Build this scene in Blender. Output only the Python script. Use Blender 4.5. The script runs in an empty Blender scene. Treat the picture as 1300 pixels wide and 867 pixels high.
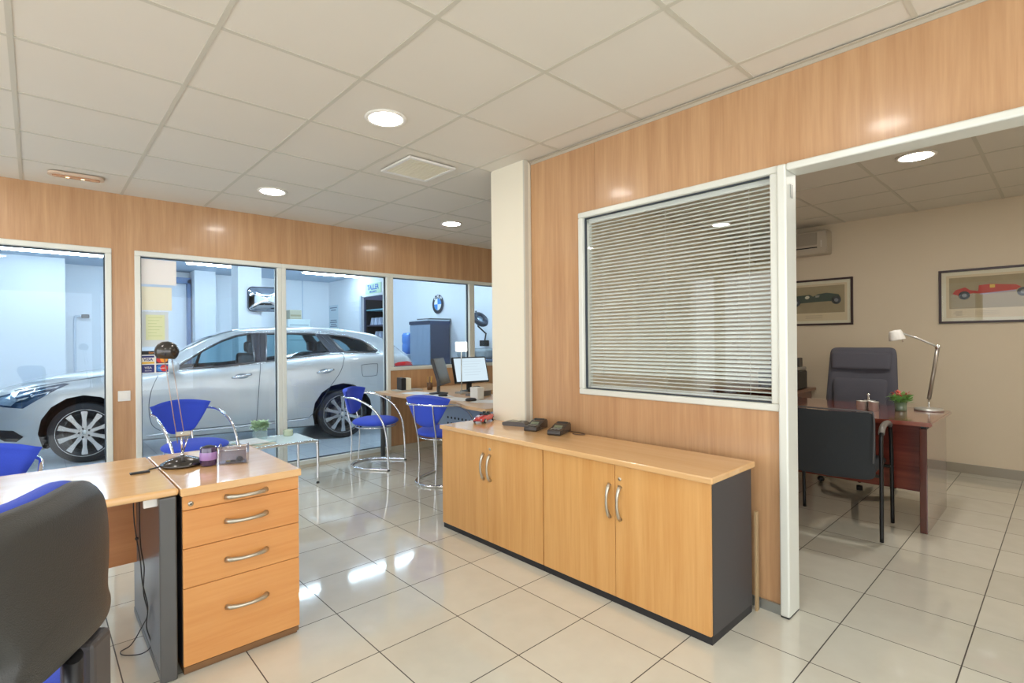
import bpy, bmesh, math, random
from mathutils import Vector, Matrix
random.seed(7)
PI = math.pi
V = Vector
SC = bpy.context.scene
COL = SC.collection

# ------------------------------------------------------------------ camera, world, exposure
CAM_H, CEIL = 1.263, 2.48
cam_d = bpy.data.cameras.new('camera'); cam = bpy.data.objects.new('camera', cam_d); COL.objects.link(cam)
YAW, ROLL, FPX = 0.8395, -0.009, 654.075
fw = V((math.cos(YAW), math.sin(YAW), 0)); rt = V((math.sin(YAW), -math.cos(YAW), 0)); up = V((0, 0, 1))
c_, s_ = math.cos(ROLL), math.sin(ROLL)
rx = rt * c_ + up * s_; ux = up * c_ - rt * s_
M = Matrix((rx, ux, -fw)).transposed().to_4x4(); M.translation = V((0, 0, CAM_H))
cam.matrix_world = M
cam_d.sensor_width = 36; cam_d.lens = FPX / 1300 * 36
cam_d.shift_x = (650 - 630.223) / 1300; cam_d.shift_y = (432.278 - 433.5) / 1300
cam_d.clip_start = 0.05; cam_d.clip_end = 200
SC.camera = cam
W = bpy.data.worlds.new('world'); SC.world = W; W.use_nodes = True
W.node_tree.nodes['Background'].inputs[0].default_value = (0.93, 0.97, 1.0, 1)
W.node_tree.nodes['Background'].inputs[1].default_value = 3.4
SC.view_settings.view_transform = 'Standard'; SC.view_settings.look = 'None'
SC.view_settings.gamma = 1; SC.view_settings.use_curve_mapping = False
SC.view_settings.exposure = 0.07
LAMP_MAIN, LAMP_OFFICE, TUBE = 64, 165, 60.0
WARM = (1.0, 0.95, 0.88); COOL = (0.62, 0.82, 1.0)

# ------------------------------------------------------------------ mesh helpers
class MB:
    def __init__(s): s.bm = bmesh.new(); s.mi = 0
    def _fin(s, n0):
        s.bm.faces.ensure_lookup_table()
        for f in s.bm.faces[n0:]: f.material_index = s.mi
    def mat(s, i): s.mi = i; return s
    def box(s, x0, x1, y0, y1, z0, z1, bev=0, seg=2, mtx=None):
        n0 = len(s.bm.faces)
        r = bmesh.ops.create_cube(s.bm, size=1)
        vs = r['verts']
        for v in vs:
            v.co = V(((x0 + x1) / 2 + v.co.x * (x1 - x0), (y0 + y1) / 2 + v.co.y * (y1 - y0), (z0 + z1) / 2 + v.co.z * (z1 - z0)))
        if bev > 0:
            es = list({e for v in vs for e in v.link_edges})
            rr = bmesh.ops.bevel(s.bm, geom=es, offset=bev, segments=seg, profile=0.5, affect='EDGES')
            vs = list({v for f in rr['faces'] for v in f.verts} | {v for v in vs if v.is_valid})
        if mtx is not None:
            for v in vs: v.co = mtx @ v.co
        for f in {f for v in vs for f in v.link_faces}: f.material_index = s.mi
        return s
    def prism(s, pts, axis='z', a=0, b=1, mtx=None):
        """polygon pts (2D) extruded along axis from a to b"""
        def P(p, t):
            q = (p[0], p[1], t) if axis == 'z' else (p[0], t, p[1]) if axis == 'y' else (t, p[0], p[1])
            q = V(q); return mtx @ q if mtx is not None else q
        A = [s.bm.verts.new(P(p, a)) for p in pts]; Bv = [s.bm.verts.new(P(p, b)) for p in pts]
        n = len(pts); fs = [s.bm.faces.new(A), s.bm.faces.new(list(reversed(Bv)))]
        for i in range(n): fs.append(s.bm.faces.new((A[i], A[(i + 1) % n], Bv[(i + 1) % n], Bv[i])))
        for f in fs: f.material_index = s.mi
        return s
    def tube(s, pts, r, seg=10, closed=False, caps=True, flat=None):
        pts = [V(p) for p in pts]; n = len(pts); rings = []
        rs = r if isinstance(r, (list, tuple)) else [r] * n
        prev = None
        for i, p in enumerate(pts):
            if closed: t = (pts[(i + 1) % n] - pts[i - 1])
            else: t = pts[min(i + 1, n - 1)] - pts[max(i - 1, 0)]
            t.normalize()
            if prev is None:
                a = V((0, 0, 1)) if abs(t.z) < 0.9 else V((1, 0, 0))
                u = (a - t * a.dot(t)).normalized()
            else:
                u = (prev - t * prev.dot(t)).normalized()
            prev = u; w = t.cross(u)
            fu, fw_ = flat if flat else (1, 1)
            rings.append([s.bm.verts.new(p + (u * math.cos(k * 2 * PI / seg) * fu + w * math.sin(k * 2 * PI / seg) * fw_) * rs[i]) for k in range(seg)])
        m = n if closed else n - 1
        for i in range(m):
            A, Bq = rings[i], rings[(i + 1) % n]
            for k in range(seg):
                f = s.bm.faces.new((A[k], A[(k + 1) % seg], Bq[(k + 1) % seg], Bq[k])); f.material_index = s.mi; f.smooth = True
        if caps and not closed:
            f = s.bm.faces.new(list(reversed(rings[0]))); f.material_index = s.mi
            f = s.bm.faces.new(rings[-1]); f.material_index = s.mi
        return s
    def lathe(s, prof, c=(0, 0, 0), seg=24, axis='z', mtx=None):
        """prof = [(r, h)...] revolved about the axis through c"""
        c = V(c); rings = []
        for r, h in prof:
            ring = []
            if r < 1e-6:
                q = V((0, 0, h)); ring = [q]
            else:
                ring = [V((r * math.cos(k * 2 * PI / seg), r * math.sin(k * 2 * PI / seg), h)) for k in range(seg)]
            out = []
            for q in ring:
                if axis == 'y': q = V((q.x, q.z, q.y))
                elif axis == 'x': q = V((q.z, q.x, q.y))
                q = q + c
                out.append(s.bm.verts.new(mtx @ q if mtx is not None else q))
            rings.append(out)
        for A, Bq in zip(rings, rings[1:]):
            for k in range(seg):
                k2 = (k + 1) % seg
                if len(A) == 1 and len(Bq) == 1: continue
                if len(A) == 1: vs = (A[0], Bq[k2], Bq[k])
                elif len(Bq) == 1: vs = (A[k], A[k2], Bq[0])
                else: vs = (A[k], A[k2], Bq[k2], Bq[k])
                f = s.bm.faces.new(vs); f.material_index = s.mi; f.smooth = True
        return s
    def cyl(s, a, b, r, seg=16): return s.tube([a, b], r, seg)
    def grid(s, fn, nu, nv, closed_u=False):
        vs = [[s.bm.verts.new(fn(i / (nu - (0 if closed_u else 1)), j / (nv - 1))) for j in range(nv)] for i in range(nu)]
        for i in range(nu if closed_u else nu - 1):
            for j in range(nv - 1):
                i2 = (i + 1) % nu
                f = s.bm.faces.new((vs[i][j], vs[i2][j], vs[i2][j + 1], vs[i][j + 1])); f.material_index = s.mi; f.smooth = True
        return vs

def build(name, mb, mats, parent=None, loc=None, rotz=0, smooth=None, sub=0, solid=0):
    bm = mb.bm
    bmesh.ops.recalc_face_normals(bm, faces=bm.faces)
    me = bpy.data.meshes.new(name); bm.to_mesh(me); bm.free()
    for m in (mats if isinstance(mats, (list, tuple)) else [mats]): me.materials.append(m)
    if smooth is not None:
        me.polygons.foreach_set('use_smooth', [True] * len(me.polygons))
        me.set_sharp_from_angle(angle=math.radians(smooth))
    o = bpy.data.objects.new(name, me); COL.objects.link(o)
    if parent is not None: o.parent = parent
    if loc is not None: o.location = loc
    if rotz: o.rotation_euler = (0, 0, rotz)
    if solid:
        md = o.modifiers.new('solid', 'SOLIDIFY'); md.thickness = solid; md.offset = -1
    if sub:
        md = o.modifiers.new('sub', 'SUBSURF'); md.levels = sub; md.render_levels = sub
    return o

def thing(name, label, cat, loc=(0, 0, 0), rotz=0, group=None):
    o = bpy.data.objects.new(name, None); COL.objects.link(o); o.empty_display_size = 0.1
    o.location = loc; o.rotation_euler = (0, 0, rotz); o['label'] = label; o['category'] = cat
    if group: o['group'] = group
    return o
def tag(o, label, cat, group=None):
    o['label'] = label; o['category'] = cat
    if group: o['group'] = group
    return o
def struct(name, mb, mats, label=None, **k):
    o = build(name, mb, mats, **k); o['kind'] = 'structure'
    if label: o['label'] = label
    return o
def copy_tree(root, loc, rotz, label):
    r = root.copy(); COL.objects.link(r); r.location = loc; r.rotation_euler = (0, 0, rotz); r['label'] = label
    def rec(src, dst):
        for ch in src.children:
            c = ch.copy(); COL.objects.link(c); c.parent = dst; rec(ch, c)
    rec(root, r)
    return r
def spline(pts, n=8, closed=False):
    P = [V(p) for p in pts]; m = len(P); out = []
    rng = m if closed else m - 1
    for i in range(rng):
        if closed: a, b, c, d = P[i - 1], P[i], P[(i + 1) % m], P[(i + 2) % m]
        else: a, b, c, d = P[max(i - 1, 0)], P[i], P[i + 1], P[min(i + 2, m - 1)]
        for k in range(n):
            t = k / n
            out.append(0.5 * ((2 * b) + (c - a) * t + (2 * a - 5 * b + 4 * c - d) * t * t + (3 * b - 3 * c + d - a) * t ** 3))
    if not closed: out.append(P[-1])
    return out
def text_mesh(txt, size, depth=0.001, bold=0.0, sx=1.0):
    cu = bpy.data.curves.new('txt', 'FONT'); cu.body = txt; cu.size = size; cu.extrude = depth; cu.offset = bold
    cu.align_x = 'CENTER'; cu.align_y = 'CENTER'; cu.resolution_u = 3
    o = bpy.data.objects.new('txt', cu); COL.objects.link(o)
    dg = bpy.context.evaluated_depsgraph_get(); me = bpy.data.meshes.new_from_object(o.evaluated_get(dg))
    bpy.data.objects.remove(o)
    if sx != 1.0:
        for v in me.vertices: v.co.x *= sx
    return me
def text(name, txt, size, mat, loc, rot, parent=None, depth=0.0006, bold=0.0, sx=1.0):
    me = text_mesh(txt, size, depth, bold, sx); me.name = name; me.materials.clear(); me.materials.append(mat)
    o = bpy.data.objects.new(name, me); COL.objects.link(o); o.location = loc; o.rotation_euler = rot
    if parent is not None: o.parent = parent
    return o

# ------------------------------------------------------------------ materials
def lin(r, g, b):
    f = lambda c: ((c / 255 + 0.055) / 1.055) ** 2.4 if c > 10 else c / 255 / 12.92
    return (f(r), f(g), f(b), 1)
def pm(name, col, rough=0.5, metal=0.0, spec=0.5, coat=0.0, noise=0.0, nscale=20, bump=0.0, bscale=200, sheen=0):
    m = bpy.data.materials.new(name); m.use_nodes = True; nt = m.node_tree; b = nt.nodes['Principled BSDF']
    b.inputs['Base Color'].default_value = col if len(col) == 4 else (*col, 1)
    b.inputs['Roughness'].default_value = rough; b.inputs['Metallic'].default_value = metal
    b.inputs['Specular IOR Level'].default_value = spec; b.inputs['Coat Weight'].default_value = coat
    if sheen: b.inputs['Sheen Weight'].default_value = sheen
    tc = nt.nodes.new('ShaderNodeTexCoord')
    if noise:
        n = nt.nodes.new('ShaderNodeTexNoise'); n.inputs['Scale'].default_value = nscale; n.inputs['Detail'].default_value = 4
        nt.links.new(tc.outputs['Object'], n.inputs['Vector'])
        mx = nt.nodes.new('ShaderNodeMix'); mx.data_type = 'RGBA'
        c = col[:3]; mx.inputs[6].default_value = (*[x * (1 - noise) for x in c], 1); mx.inputs[7].default_value = (*[min(1, x * (1 + noise)) for x in c], 1)
        nt.links.new(n.outputs['Fac'], mx.inputs[0]); nt.links.new(mx.outputs[2], b.inputs['Base Color'])
    if bump:
        n2 = nt.nodes.new('ShaderNodeTexNoise'); n2.inputs['Scale'].default_value = bscale; n2.inputs['Detail'].default_value = 3
        nt.links.new(tc.outputs['Object'], n2.inputs['Vector'])
        bp = nt.nodes.new('ShaderNodeBump'); bp.inputs['Strength'].default_value = bump; bp.inputs['Distance'].default_value = 0.002
        nt.links.new(n2.outputs['Fac'], bp.inputs['Height']); nt.links.new(bp.outputs[0], b.inputs['Normal'])
    return m
def wood(name, c1, c2, axis='z', rough=0.35, fine=1.0, coat=0.0, streak=0.5):
    m = bpy.data.materials.new(name); m.use_nodes = True; nt = m.node_tree; b = nt.nodes['Principled BSDF']
    tc = nt.nodes.new('ShaderNodeTexCoord'); mp = nt.nodes.new('ShaderNodeMapping'); nt.links.new(tc.outputs['Object'], mp.inputs[0])
    s = {'z': (26, 26, 1.2), 'x': (1.2, 26, 26), 'y': (26, 1.2, 26)}[axis]
    mp.inputs['Scale'].default_value = tuple(k * fine for k in s)
    n = nt.nodes.new('ShaderNodeTexNoise'); n.inputs['Scale'].default_value = 1.0; n.inputs['Detail'].default_value = 6; n.inputs['Roughness'].default_value = 0.62; n.inputs['Distortion'].default_value = 0.35
    nt.links.new(mp.outputs[0], n.inputs['Vector'])
    mp2 = nt.nodes.new('ShaderNodeMapping'); mp2.inputs['Scale'].default_value = tuple(k * 6 * fine for k in s); nt.links.new(tc.outputs['Object'], mp2.inputs[0])
    n2 = nt.nodes.new('ShaderNodeTexNoise'); n2.inputs['Scale'].default_value = 1.0; n2.inputs['Detail'].default_value = 3; nt.links.new(mp2.outputs[0], n2.inputs['Vector'])
    ad = nt.nodes.new('ShaderNodeMath'); ad.operation = 'MULTIPLY_ADD'; ad.inputs[1].default_value = 0.35; nt.links.new(n2.outputs['Fac'], ad.inputs[0]); nt.links.new(n.outputs['Fac'], ad.inputs[2])
    rp = nt.nodes.new('ShaderNodeValToRGB'); rp.color_ramp.elements[0].position = 0.48; rp.color_ramp.elements[1].position = 0.48 + streak * 0.8
    rp.color_ramp.elements[0].color = c1; rp.color_ramp.elements[1].color = c2
    nt.links.new(ad.outputs[0], rp.inputs[0]); nt.links.new(rp.outputs[0], b.inputs['Base Color'])
    b.inputs['Roughness'].default_value = rough; b.inputs['Coat Weight'].default_value = coat; b.inputs['Coat Roughness'].default_value = 0.12
    return m
def tiles(name, c1, c2, grout, t, ox, oy, w, rough=0.12, coat=0.0, noise=0.12):
    m = bpy.data.materials.new(name); m.use_nodes = True; nt = m.node_tree; b = nt.nodes['Principled BSDF']
    N = nt.nodes.new; L = nt.links.new
    g = N('ShaderNodeNewGeometry'); sp = N('ShaderNodeSeparateXYZ'); L(g.outputs['Position'], sp.inputs[0])
    masks = []; cells = []
    for ax, o in (('X', ox), ('Y', oy)):
        a = N('ShaderNodeMath'); a.operation = 'SUBTRACT'; a.inputs[1].default_value = o; L(sp.outputs[ax], a.inputs[0])
        d = N('ShaderNodeMath'); d.operation = 'DIVIDE'; d.inputs[1].default_value = t; L(a.outputs[0], d.inputs[0])
        fl = N('ShaderNodeMath'); fl.operation = 'FLOOR'; L(d.outputs[0], fl.inputs[0]); cells.append(fl)
        fr = N('ShaderNodeMath'); fr.operation = 'FRACT'; L(d.outputs[0], fr.inputs[0])
        s5 = N('ShaderNodeMath'); s5.operation = 'SUBTRACT'; s5.inputs[1].default_value = 0.5; L(fr.outputs[0], s5.inputs[0])
        ab = N('ShaderNodeMath'); ab.operation = 'ABSOLUTE'; L(s5.outputs[0], ab.inputs[0])
        gt = N('ShaderNodeMath'); gt.operation = 'GREATER_THAN'; gt.inputs[1].default_value = 0.5 - w / t / 2; L(ab.outputs[0], gt.inputs[0]); masks.append(gt)
    mx = N('ShaderNodeMath'); mx.operation = 'MAXIMUM'; L(masks[0].outputs[0], mx.inputs[0]); L(masks[1].outputs[0], mx.inputs[1])
    cb = N('ShaderNodeCombineXYZ'); L(cells[0].outputs[0], cb.inputs[0]); L(cells[1].outputs[0], cb.inputs[1])
    wn = N('ShaderNodeTexWhiteNoise'); L(cb.outputs[0], wn.inputs[0])
    no = N('ShaderNodeTexNoise'); no.inputs['Scale'].default_value = 9; no.inputs['Detail'].default_value = 5; L(g.outputs['Position'], no.inputs['Vector'])
    av = N('ShaderNodeMath'); av.operation = 'MULTIPLY_ADD'; av.inputs[1].default_value = 0.35; L(wn.outputs[0], av.inputs[0]); 
    nm = N('ShaderNodeMath'); nm.operation = 'MULTIPLY'; nm.inputs[1].default_value = 0.65; L(no.outputs['Fac'], nm.inputs[0]); L(nm.outputs[0], av.inputs[2])
    c = N('ShaderNodeMix'); c.data_type = 'RGBA'; c.inputs[6].default_value = c1; c.inputs[7].default_value = c2; L(av.outputs[0], c.inputs[0])
    f = N('ShaderNodeMix'); f.data_type = 'RGBA'; f.inputs[7].default_value = grout; L(mx.outputs[0], f.inputs[0]); L(c.outputs[2], f.inputs[6])
    L(f.outputs[2], b.inputs['Base Color'])
    rr = N('ShaderNodeMath'); rr.operation = 'MULTIPLY_ADD'; rr.inputs[1].default_value = 0.5; rr.inputs[2].default_value = rough; L(mx.outputs[0], rr.inputs[0]); L(rr.outputs[0], b.inputs['Roughness'])
    b.inputs['Coat Weight'].default_value = coat; b.inputs['Coat Roughness'].default_value = 0.03
    return m
def glass(name, tint=(1, 1, 1), f=1.5, rough=0.0, refl=(1, 1, 1), alpha=0.0, acol=(0.1, 0.1, 0.1)):
    """thin architectural glass: clear transmission with Fresnel reflection"""
    m = bpy.data.materials.new(name); m.use_nodes = True; nt = m.node_tree; nt.nodes.clear(); N = nt.nodes.new; L = nt.links.new
    out = N('ShaderNodeOutputMaterial'); tr = N('ShaderNodeBsdfTransparent'); tr.inputs[0].default_value = (*tint, 1)
    gl = N('ShaderNodeBsdfGlossy'); gl.inputs['Roughness'].default_value = rough; gl.inputs['Color'].default_value = (*refl, 1)
    fr = N('ShaderNodeFresnel'); fr.inputs[0].default_value = f; mx = N('ShaderNodeMixShader')
    ge = N('ShaderNodeNewGeometry'); iv = N('ShaderNodeMath'); iv.operation = 'SUBTRACT'; iv.inputs[0].default_value = 1; L(ge.outputs['Backfacing'], iv.inputs[1])
    ml = N('ShaderNodeMath'); ml.operation = 'MULTIPLY'; L(fr.outputs[0], ml.inputs[0]); L(iv.outputs[0], ml.inputs[1])
    L(ml.outputs[0], mx.inputs[0])
    if alpha:
        df = N('ShaderNodeBsdfDiffuse'); df.inputs[0].default_value = (*acol, 1); m2 = N('ShaderNodeMixShader'); m2.inputs[0].default_value = alpha
        L(tr.outputs[0], m2.inputs[1]); L(df.outputs[0], m2.inputs[2]); L(m2.outputs[0], mx.inputs[1])
    else: L(tr.outputs[0], mx.inputs[1])
    L(gl.outputs[0], mx.inputs[2]); L(mx.outputs[0], out.inputs[0])
    return m
def emit(name, col, st):
    m = bpy.data.materials.new(name); m.use_nodes = True; nt = m.node_tree; nt.nodes.clear()
    e = nt.nodes.new('ShaderNodeEmission'); e.inputs[0].default_value = (*col, 1); e.inputs[1].default_value = st
    o = nt.nodes.new('ShaderNodeOutputMaterial'); nt.links.new(e.outputs[0], o.inputs[0]); return m

MT = {}
MT['floor'] = tiles('porcelain floor', lin(201, 198, 184), lin(221, 219, 206), lin(60, 55, 48), 0.4, 1.438, 2.6865, 0.0045, rough=0.07, coat=0.6)
MT['shopfloor'] = tiles('workshop floor', lin(176, 184, 190), lin(196, 204, 210), lin(110, 118, 128), 0.4, 1.438, 2.6865, 0.005, rough=0.2)
MT['ceil'] = pm('mineral ceiling tile', lin(220, 214, 202), 0.9, noise=0.02, nscale=3, bump=0.15, bscale=300)
MT['tbar'] = pm('ceiling grid enamel', lin(200, 195, 180), 0.5)
MT['wallwood'] = wood('laminate panel', lin(182, 138, 98), lin(207, 165, 123), 'z', 0.32, fine=0.6, coat=0.25, streak=0.55)
MT['paint'] = pm('cream wall paint', lin(228, 214, 190), 0.8, bump=0.4, bscale=40)
MT['pillar'] = pm('pillar cream laminate', lin(236, 229, 210), 0.55)
MT['white'] = pm('workshop white wall', lin(232, 236, 240), 0.7)
MT['white2'] = pm('workshop shaded panel', lin(205, 215, 226), 0.6)
MT['alu'] = pm('brushed white aluminium', lin(226, 228, 220), 0.35, metal=0.1)
MT['alud'] = pm('grey gasket', lin(58, 66, 76), 0.6)
MT['alug'] = pm('aluminium skirting', lin(165, 168, 165), 0.35, metal=0.7)
MT['skirt'] = pm('stone skirting', lin(160, 152, 136), 0.3, noise=0.06, nscale=8)
MT['skirtl'] = pm('light skirting tile', lin(205, 198, 180), 0.25, noise=0.05, nscale=8)
MT['glass'] = glass('window glass', (0.985, 0.995, 1.0), 1.45)
MT['beech'] = wood('beech door veneer', lin(208, 150, 84), lin(226, 176, 112), 'z', 0.32, fine=0.55, streak=0.55)
MT['beechx'] = wood('beech drawer veneer', lin(208, 140, 76), lin(224, 164, 100), 'x', 0.3, fine=0.5, streak=0.55)
MT['beechtx'] = wood('beech top along x', lin(218, 172, 116), lin(230, 188, 136), 'x', 0.16, fine=0.5, coat=0.5, streak=0.5)
MT['beechty'] = wood('beech top along y', lin(218, 172, 116), lin(230, 188, 136), 'y', 0.16, fine=0.5, coat=0.5, streak=0.5)
MT['beechedge'] = pm('beech edge band', lin(205, 150, 84), 0.35, noise=0.06, nscale=6)
MT['carcass'] = pm('anthracite laminate', lin(66, 64, 66), 0.45, noise=0.03, nscale=60)
MT['plinth'] = pm('black plinth', lin(38, 38, 42), 0.5)
MT['handle'] = pm('satin nickel', lin(196, 190, 176), 0.28, metal=0.9)
MT['steelgrey'] = pm('grey painted steel', lin(96, 96, 96), 0.35, metal=0.5)
MT['chrome'] = pm('chrome', lin(225, 225, 228), 0.07, metal=1.0)
MT['blue'] = pm('royal blue fabric', lin(50, 78, 200), 0.85, noise=0.12, nscale=220, bump=0.35, bscale=500, sheen=0.08)
MT['blackpl'] = pm('black plastic', lin(34, 34, 36), 0.4, bump=0.1, bscale=300)
MT['shell'] = pm('grained charcoal plastic', lin(54, 54, 52), 0.45, bump=0.5, bscale=420)
MT['blackm'] = pm('black painted metal', lin(30, 30, 32), 0.3, metal=0.3)
MT['gun'] = pm('gunmetal lamp enamel', lin(82, 80, 79), 0.22, metal=0.85)
MT['charcoal'] = pm('charcoal upholstery', lin(92, 92, 102), 0.9, noise=0.15, nscale=200, bump=0.4, bscale=500)
MT['darkfab'] = pm('near black upholstery', lin(48, 52, 56), 0.9, noise=0.2, nscale=240, bump=0.3, bscale=500)
MT['mahog'] = wood('mahogany veneer', lin(88, 36, 30), lin(136, 64, 50), 'y', 0.22, fine=0.5, coat=0.4, streak=0.6)
MT['mahogd'] = pm('mahogany side panel', lin(92, 48, 42), 0.10, coat=0.9, noise=0.1, nscale=10)
MT['silver'] = pm('silver plastic', lin(205, 205, 200), 0.3, metal=0.6)
MT['whitepl'] = pm('white plastic', lin(232, 230, 224), 0.4)
MT['acwhite'] = pm('aged white plastic', lin(196, 186, 168), 0.5)
MT['paper'] = pm('paper', lin(236, 232, 222), 0.8)
MT['paperw'] = pm('warm paper', lin(236, 230, 206), 0.8)
MT['carpaint'] = pm('silver car paint', lin(188, 190, 190), 0.35, metal=0.42, coat=0.8, noise=0.0)
MT['carpaint'].node_tree.nodes['Principled BSDF'].inputs['Coat Roughness'].default_value = 0.04
MT['tyre'] = pm('tyre rubber', lin(28, 28, 32), 0.7, noise=0.1, nscale=60)
MT['rim'] = pm('alloy rim', lin(190, 192, 194), 0.25, metal=0.8)
MT['dark'] = pm('dark recess', lin(26, 28, 34), 0.8)
MT['carglass'] = glass('tinted car glass', (0.74, 0.84, 0.87), 1.5)
MT['lensr'] = pm('red tail lens', lin(190, 24, 28), 0.12, coat=1.0)
MT['lensc'] = pm('clear lamp lens', lin(150, 172, 190), 0.08, metal=0.4, coat=1.0)
MT['down'] = emit('downlight diffuser', WARM, LAMP_MAIN)
MT['downo'] = emit('office downlight diffuser', WARM, LAMP_OFFICE)
MT['tubee'] = emit('fluorescent tube glow', (0.64, 0.84, 1.0), TUBE)
MT['ring'] = pm('white lamp ring', lin(235, 232, 224), 0.4)

# ------------------------------------------------------------------ room shell
def frame_box(mb, x0, x1, z0, z1, w, y0, y1, axis='x'):
    B = (lambda a0, a1, c0, c1: mb.box(a0, a1, y0, y1, c0, c1, 0.006, 2)) if axis == 'x' else (lambda a0, a1, c0, c1: mb.box(y0, y1, a0, a1, c0, c1, 0.006, 2))
    B(x0, x1, z1 - w, z1); B(x0, x1, z0, z0 + w); B(x0, x0 + w, z0 + w, z1 - w); B(x1 - w, x1, z0 + w, z1 - w)

XL, YB, XR, YW = -2.6, -1.6, 6.4, 5.17; WC_ = 2.8
struct('floor', MB().box(XL, XR, YB, YW + .09, -0.05, 0), MT['floor'])
struct('floor_workshop', MB().box(-5, 5.7, YW + .09, 12.8, -0.05, 0), MT['shopfloor'])
struct('ceiling', MB().box(XL, XR, YB, YW, CEIL + .004, CEIL + .06), MT['ceil'])
mb = MB()
k = -8
while 1.137 + .6 * k < XR:
    x = 1.137 + .6 * k; k += 1
    if x > XL: mb.box(x - .010, x + .010, YB, YW, CEIL + .001, CEIL + .0045)
k = -6
while 1.590 + .6 * k < YW:
    y = 1.590 + .6 * k; k += 1
    if y > YB: mb.box(XL, XR, y - .010, y + .010, CEIL + .0012, CEIL + .0045)
struct('trim_1', mb, MT['tbar'], 'enamelled grid bars of the suspended ceiling')
# window wall (towards the workshop)
w = MB()
w.box(XL, 5.0, YW, YW + .08, 2.035, CEIL + .3); w.box(.469, .621, YW, YW + .08, 0, 2.035); w.box(XL, -1.25, YW, YW + .08, 0, 2.035)
w.box(3.01, 5.0, YW, YW + .08, 0, .93); w.box(-1.25, .469, YW, YW + .08, 0, .03); w.box(.621, 3.01, YW, YW + .08, 0, .03)
struct('wall_left', w, MT['wallwood'])
w = MB(); y0, y1 = YW + .08, YW + .09
w.box(XL, 5.0, y0, y1, 2.035, CEIL + .3); w.box(.469, .621, y0, y1, 0, 2.035); w.box(-5, -1.25, y0, y1, 0, WC_); w.box(3.01, 5.0, y0, y1, 0, .93); w.box(-5, XL, y0, y1, 0, WC_); w.box(5.0, 5.7, y0, y1, 0, WC_)
struct('wall_workshop_front', w, MT['white'])
struct('baseboard_left', MB().box(XL, 3.01, YW - .012, YW, 0, .05).box(3.01, 5.0, YW - .012, YW, 0, .07), MT['skirtl'])
WIN = [(-1.25, .469, .03, 2.035), (.621, 1.81, .03, 2.035), (1.81, 3.012, .03, 2.035), (3.012, 4.21, .93, 2.035), (4.21, 5.0, .93, 2.035)]
for i, (x0, x1, z0, z1) in enumerate(WIN):
    m = MB(); frame_box(m, x0, x1, z0, z1, .042, YW - .014, YW + .085)
    f = struct('window_%d' % (i + 1), m, MT['alu'])
    m = MB(); frame_box(m, x0 + .042, x1 - .042, z0 + .042, z1 - .042, .008, YW + .02, YW + .05)
    build('gasket', m, MT['alud'], f)
    build('pane', MB().box(x0 + .045, x1 - .045, YW + .032, YW + .038, z0 + .045, z1 - .045), MT['glass'], f)
# partition wall with blind window and doorway
PX = 2.535
w = MB()
w.box(PX, PX + .08, .885, 2.46, 0, .926); w.box(PX, PX + .08, 2.045, 2.46, .926, 2.05)
w.box(PX, PX + .08, 1.922, 2.46, 2.05, CEIL + .05); w.box(PX, PX + .08, YB, 1.9205, 2.048, CEIL + .05); w.box(PX, PX + .08, YB, -.95, 0, 2.048)
struct('wall_right', w, MT['wallwood'])
struct('baseboard_right', MB().box(PX - .012, PX, .885, 2.46, 0, .045), MT['alug'])
struct('trim_2', MB().box(PX - .022, PX, YB, 2.46, CEIL - .006, CEIL - .002).box(PX - .004, PX, YB, 2.46, CEIL - .022, CEIL - .002), pm('beige angle trim', lin(190, 180, 162), .5), 'beige angle trim where the partition meets the ceiling')
m = MB(); frame_box(m, .888, 2.045, .926, 2.05, .034, PX - .012, PX + .09, 'y')
wf = struct('window_6', m, MT['alu'])
m = MB(); frame_box(m, .922, 2.011, .96, 2.016, .007, PX + .012, PX + .03, 'y'); build('gasket', m, MT['alud'], wf)
build('pane', MB().box(PX + .018, PX + .022, .925, 2.008, .963, 2.013), glass('blind window glass', (0.96, 0.98, 0.98), 1.42), wf)
# doorway frame: post and head profile
m = MB(); m.box(PX - .03, PX + .10, .846, .886, 0.006, 2.045, .008, 3)
m.box(PX - .03, PX + .10, -.95, .846, 2.012, 2.045, .008, 3); m.box(PX - .03, PX + .10, -.99, -.95, 0, 2.045, .008, 3)
door = struct('door_1', m, MT['alu'], 'aluminium profile doorway frame into the office')
build('post_foot', MB().box(PX - .026, PX + .096, .849, .883, 0, .012), MT['blackpl'], door)
build('strike_plate', MB().box(PX + .02, PX + .05, .843, .847, 1.90, 1.96), MT['alug'], door)
# pillar and inner walls
struct('wall_pillar', MB().box(2.47, 2.90, 2.465, 2.80, 0, CEIL + .05, .004, 1), MT['pillar'])
struct('trim_3', MB().box(2.466, 2.50, 2.452, 2.466, 0, CEIL), MT['tbar'], 'slim metal corner strip between pillar and wood panel')
struct('wall_inner', MB().box(2.90, XR, 2.72, 2.80, 0, CEIL + .05), MT['paint'])
struct('wall_desk_end', MB().box(5.0, 5.1, 2.80, YW + .08, 0, CEIL + .3), MT['paint'])
struct('wall_office_back', MB().box(XR, XR + .1, YB, 2.80, 0, CEIL + .05), MT['paint'])
m = MB()
m.box(XR - .012, XR, YB, 2.72, 0, .085)
struct('baseboard_office', m, MT['skirt'])
m = MB()
for y in (.79 - 1.2, .19, .79, 1.39, 1.99): m.box(XR - .0135, XR - .0115, y - .002, y + .002, 0, .085)
struct('trim_4', m, MT['plinth'], 'dark joints of the office skirting tiles')
struct('wall_office_side', MB().box(PX + .08, XR + .1, YB - .1, YB, 0, CEIL + .05), MT['paint'])
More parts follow.
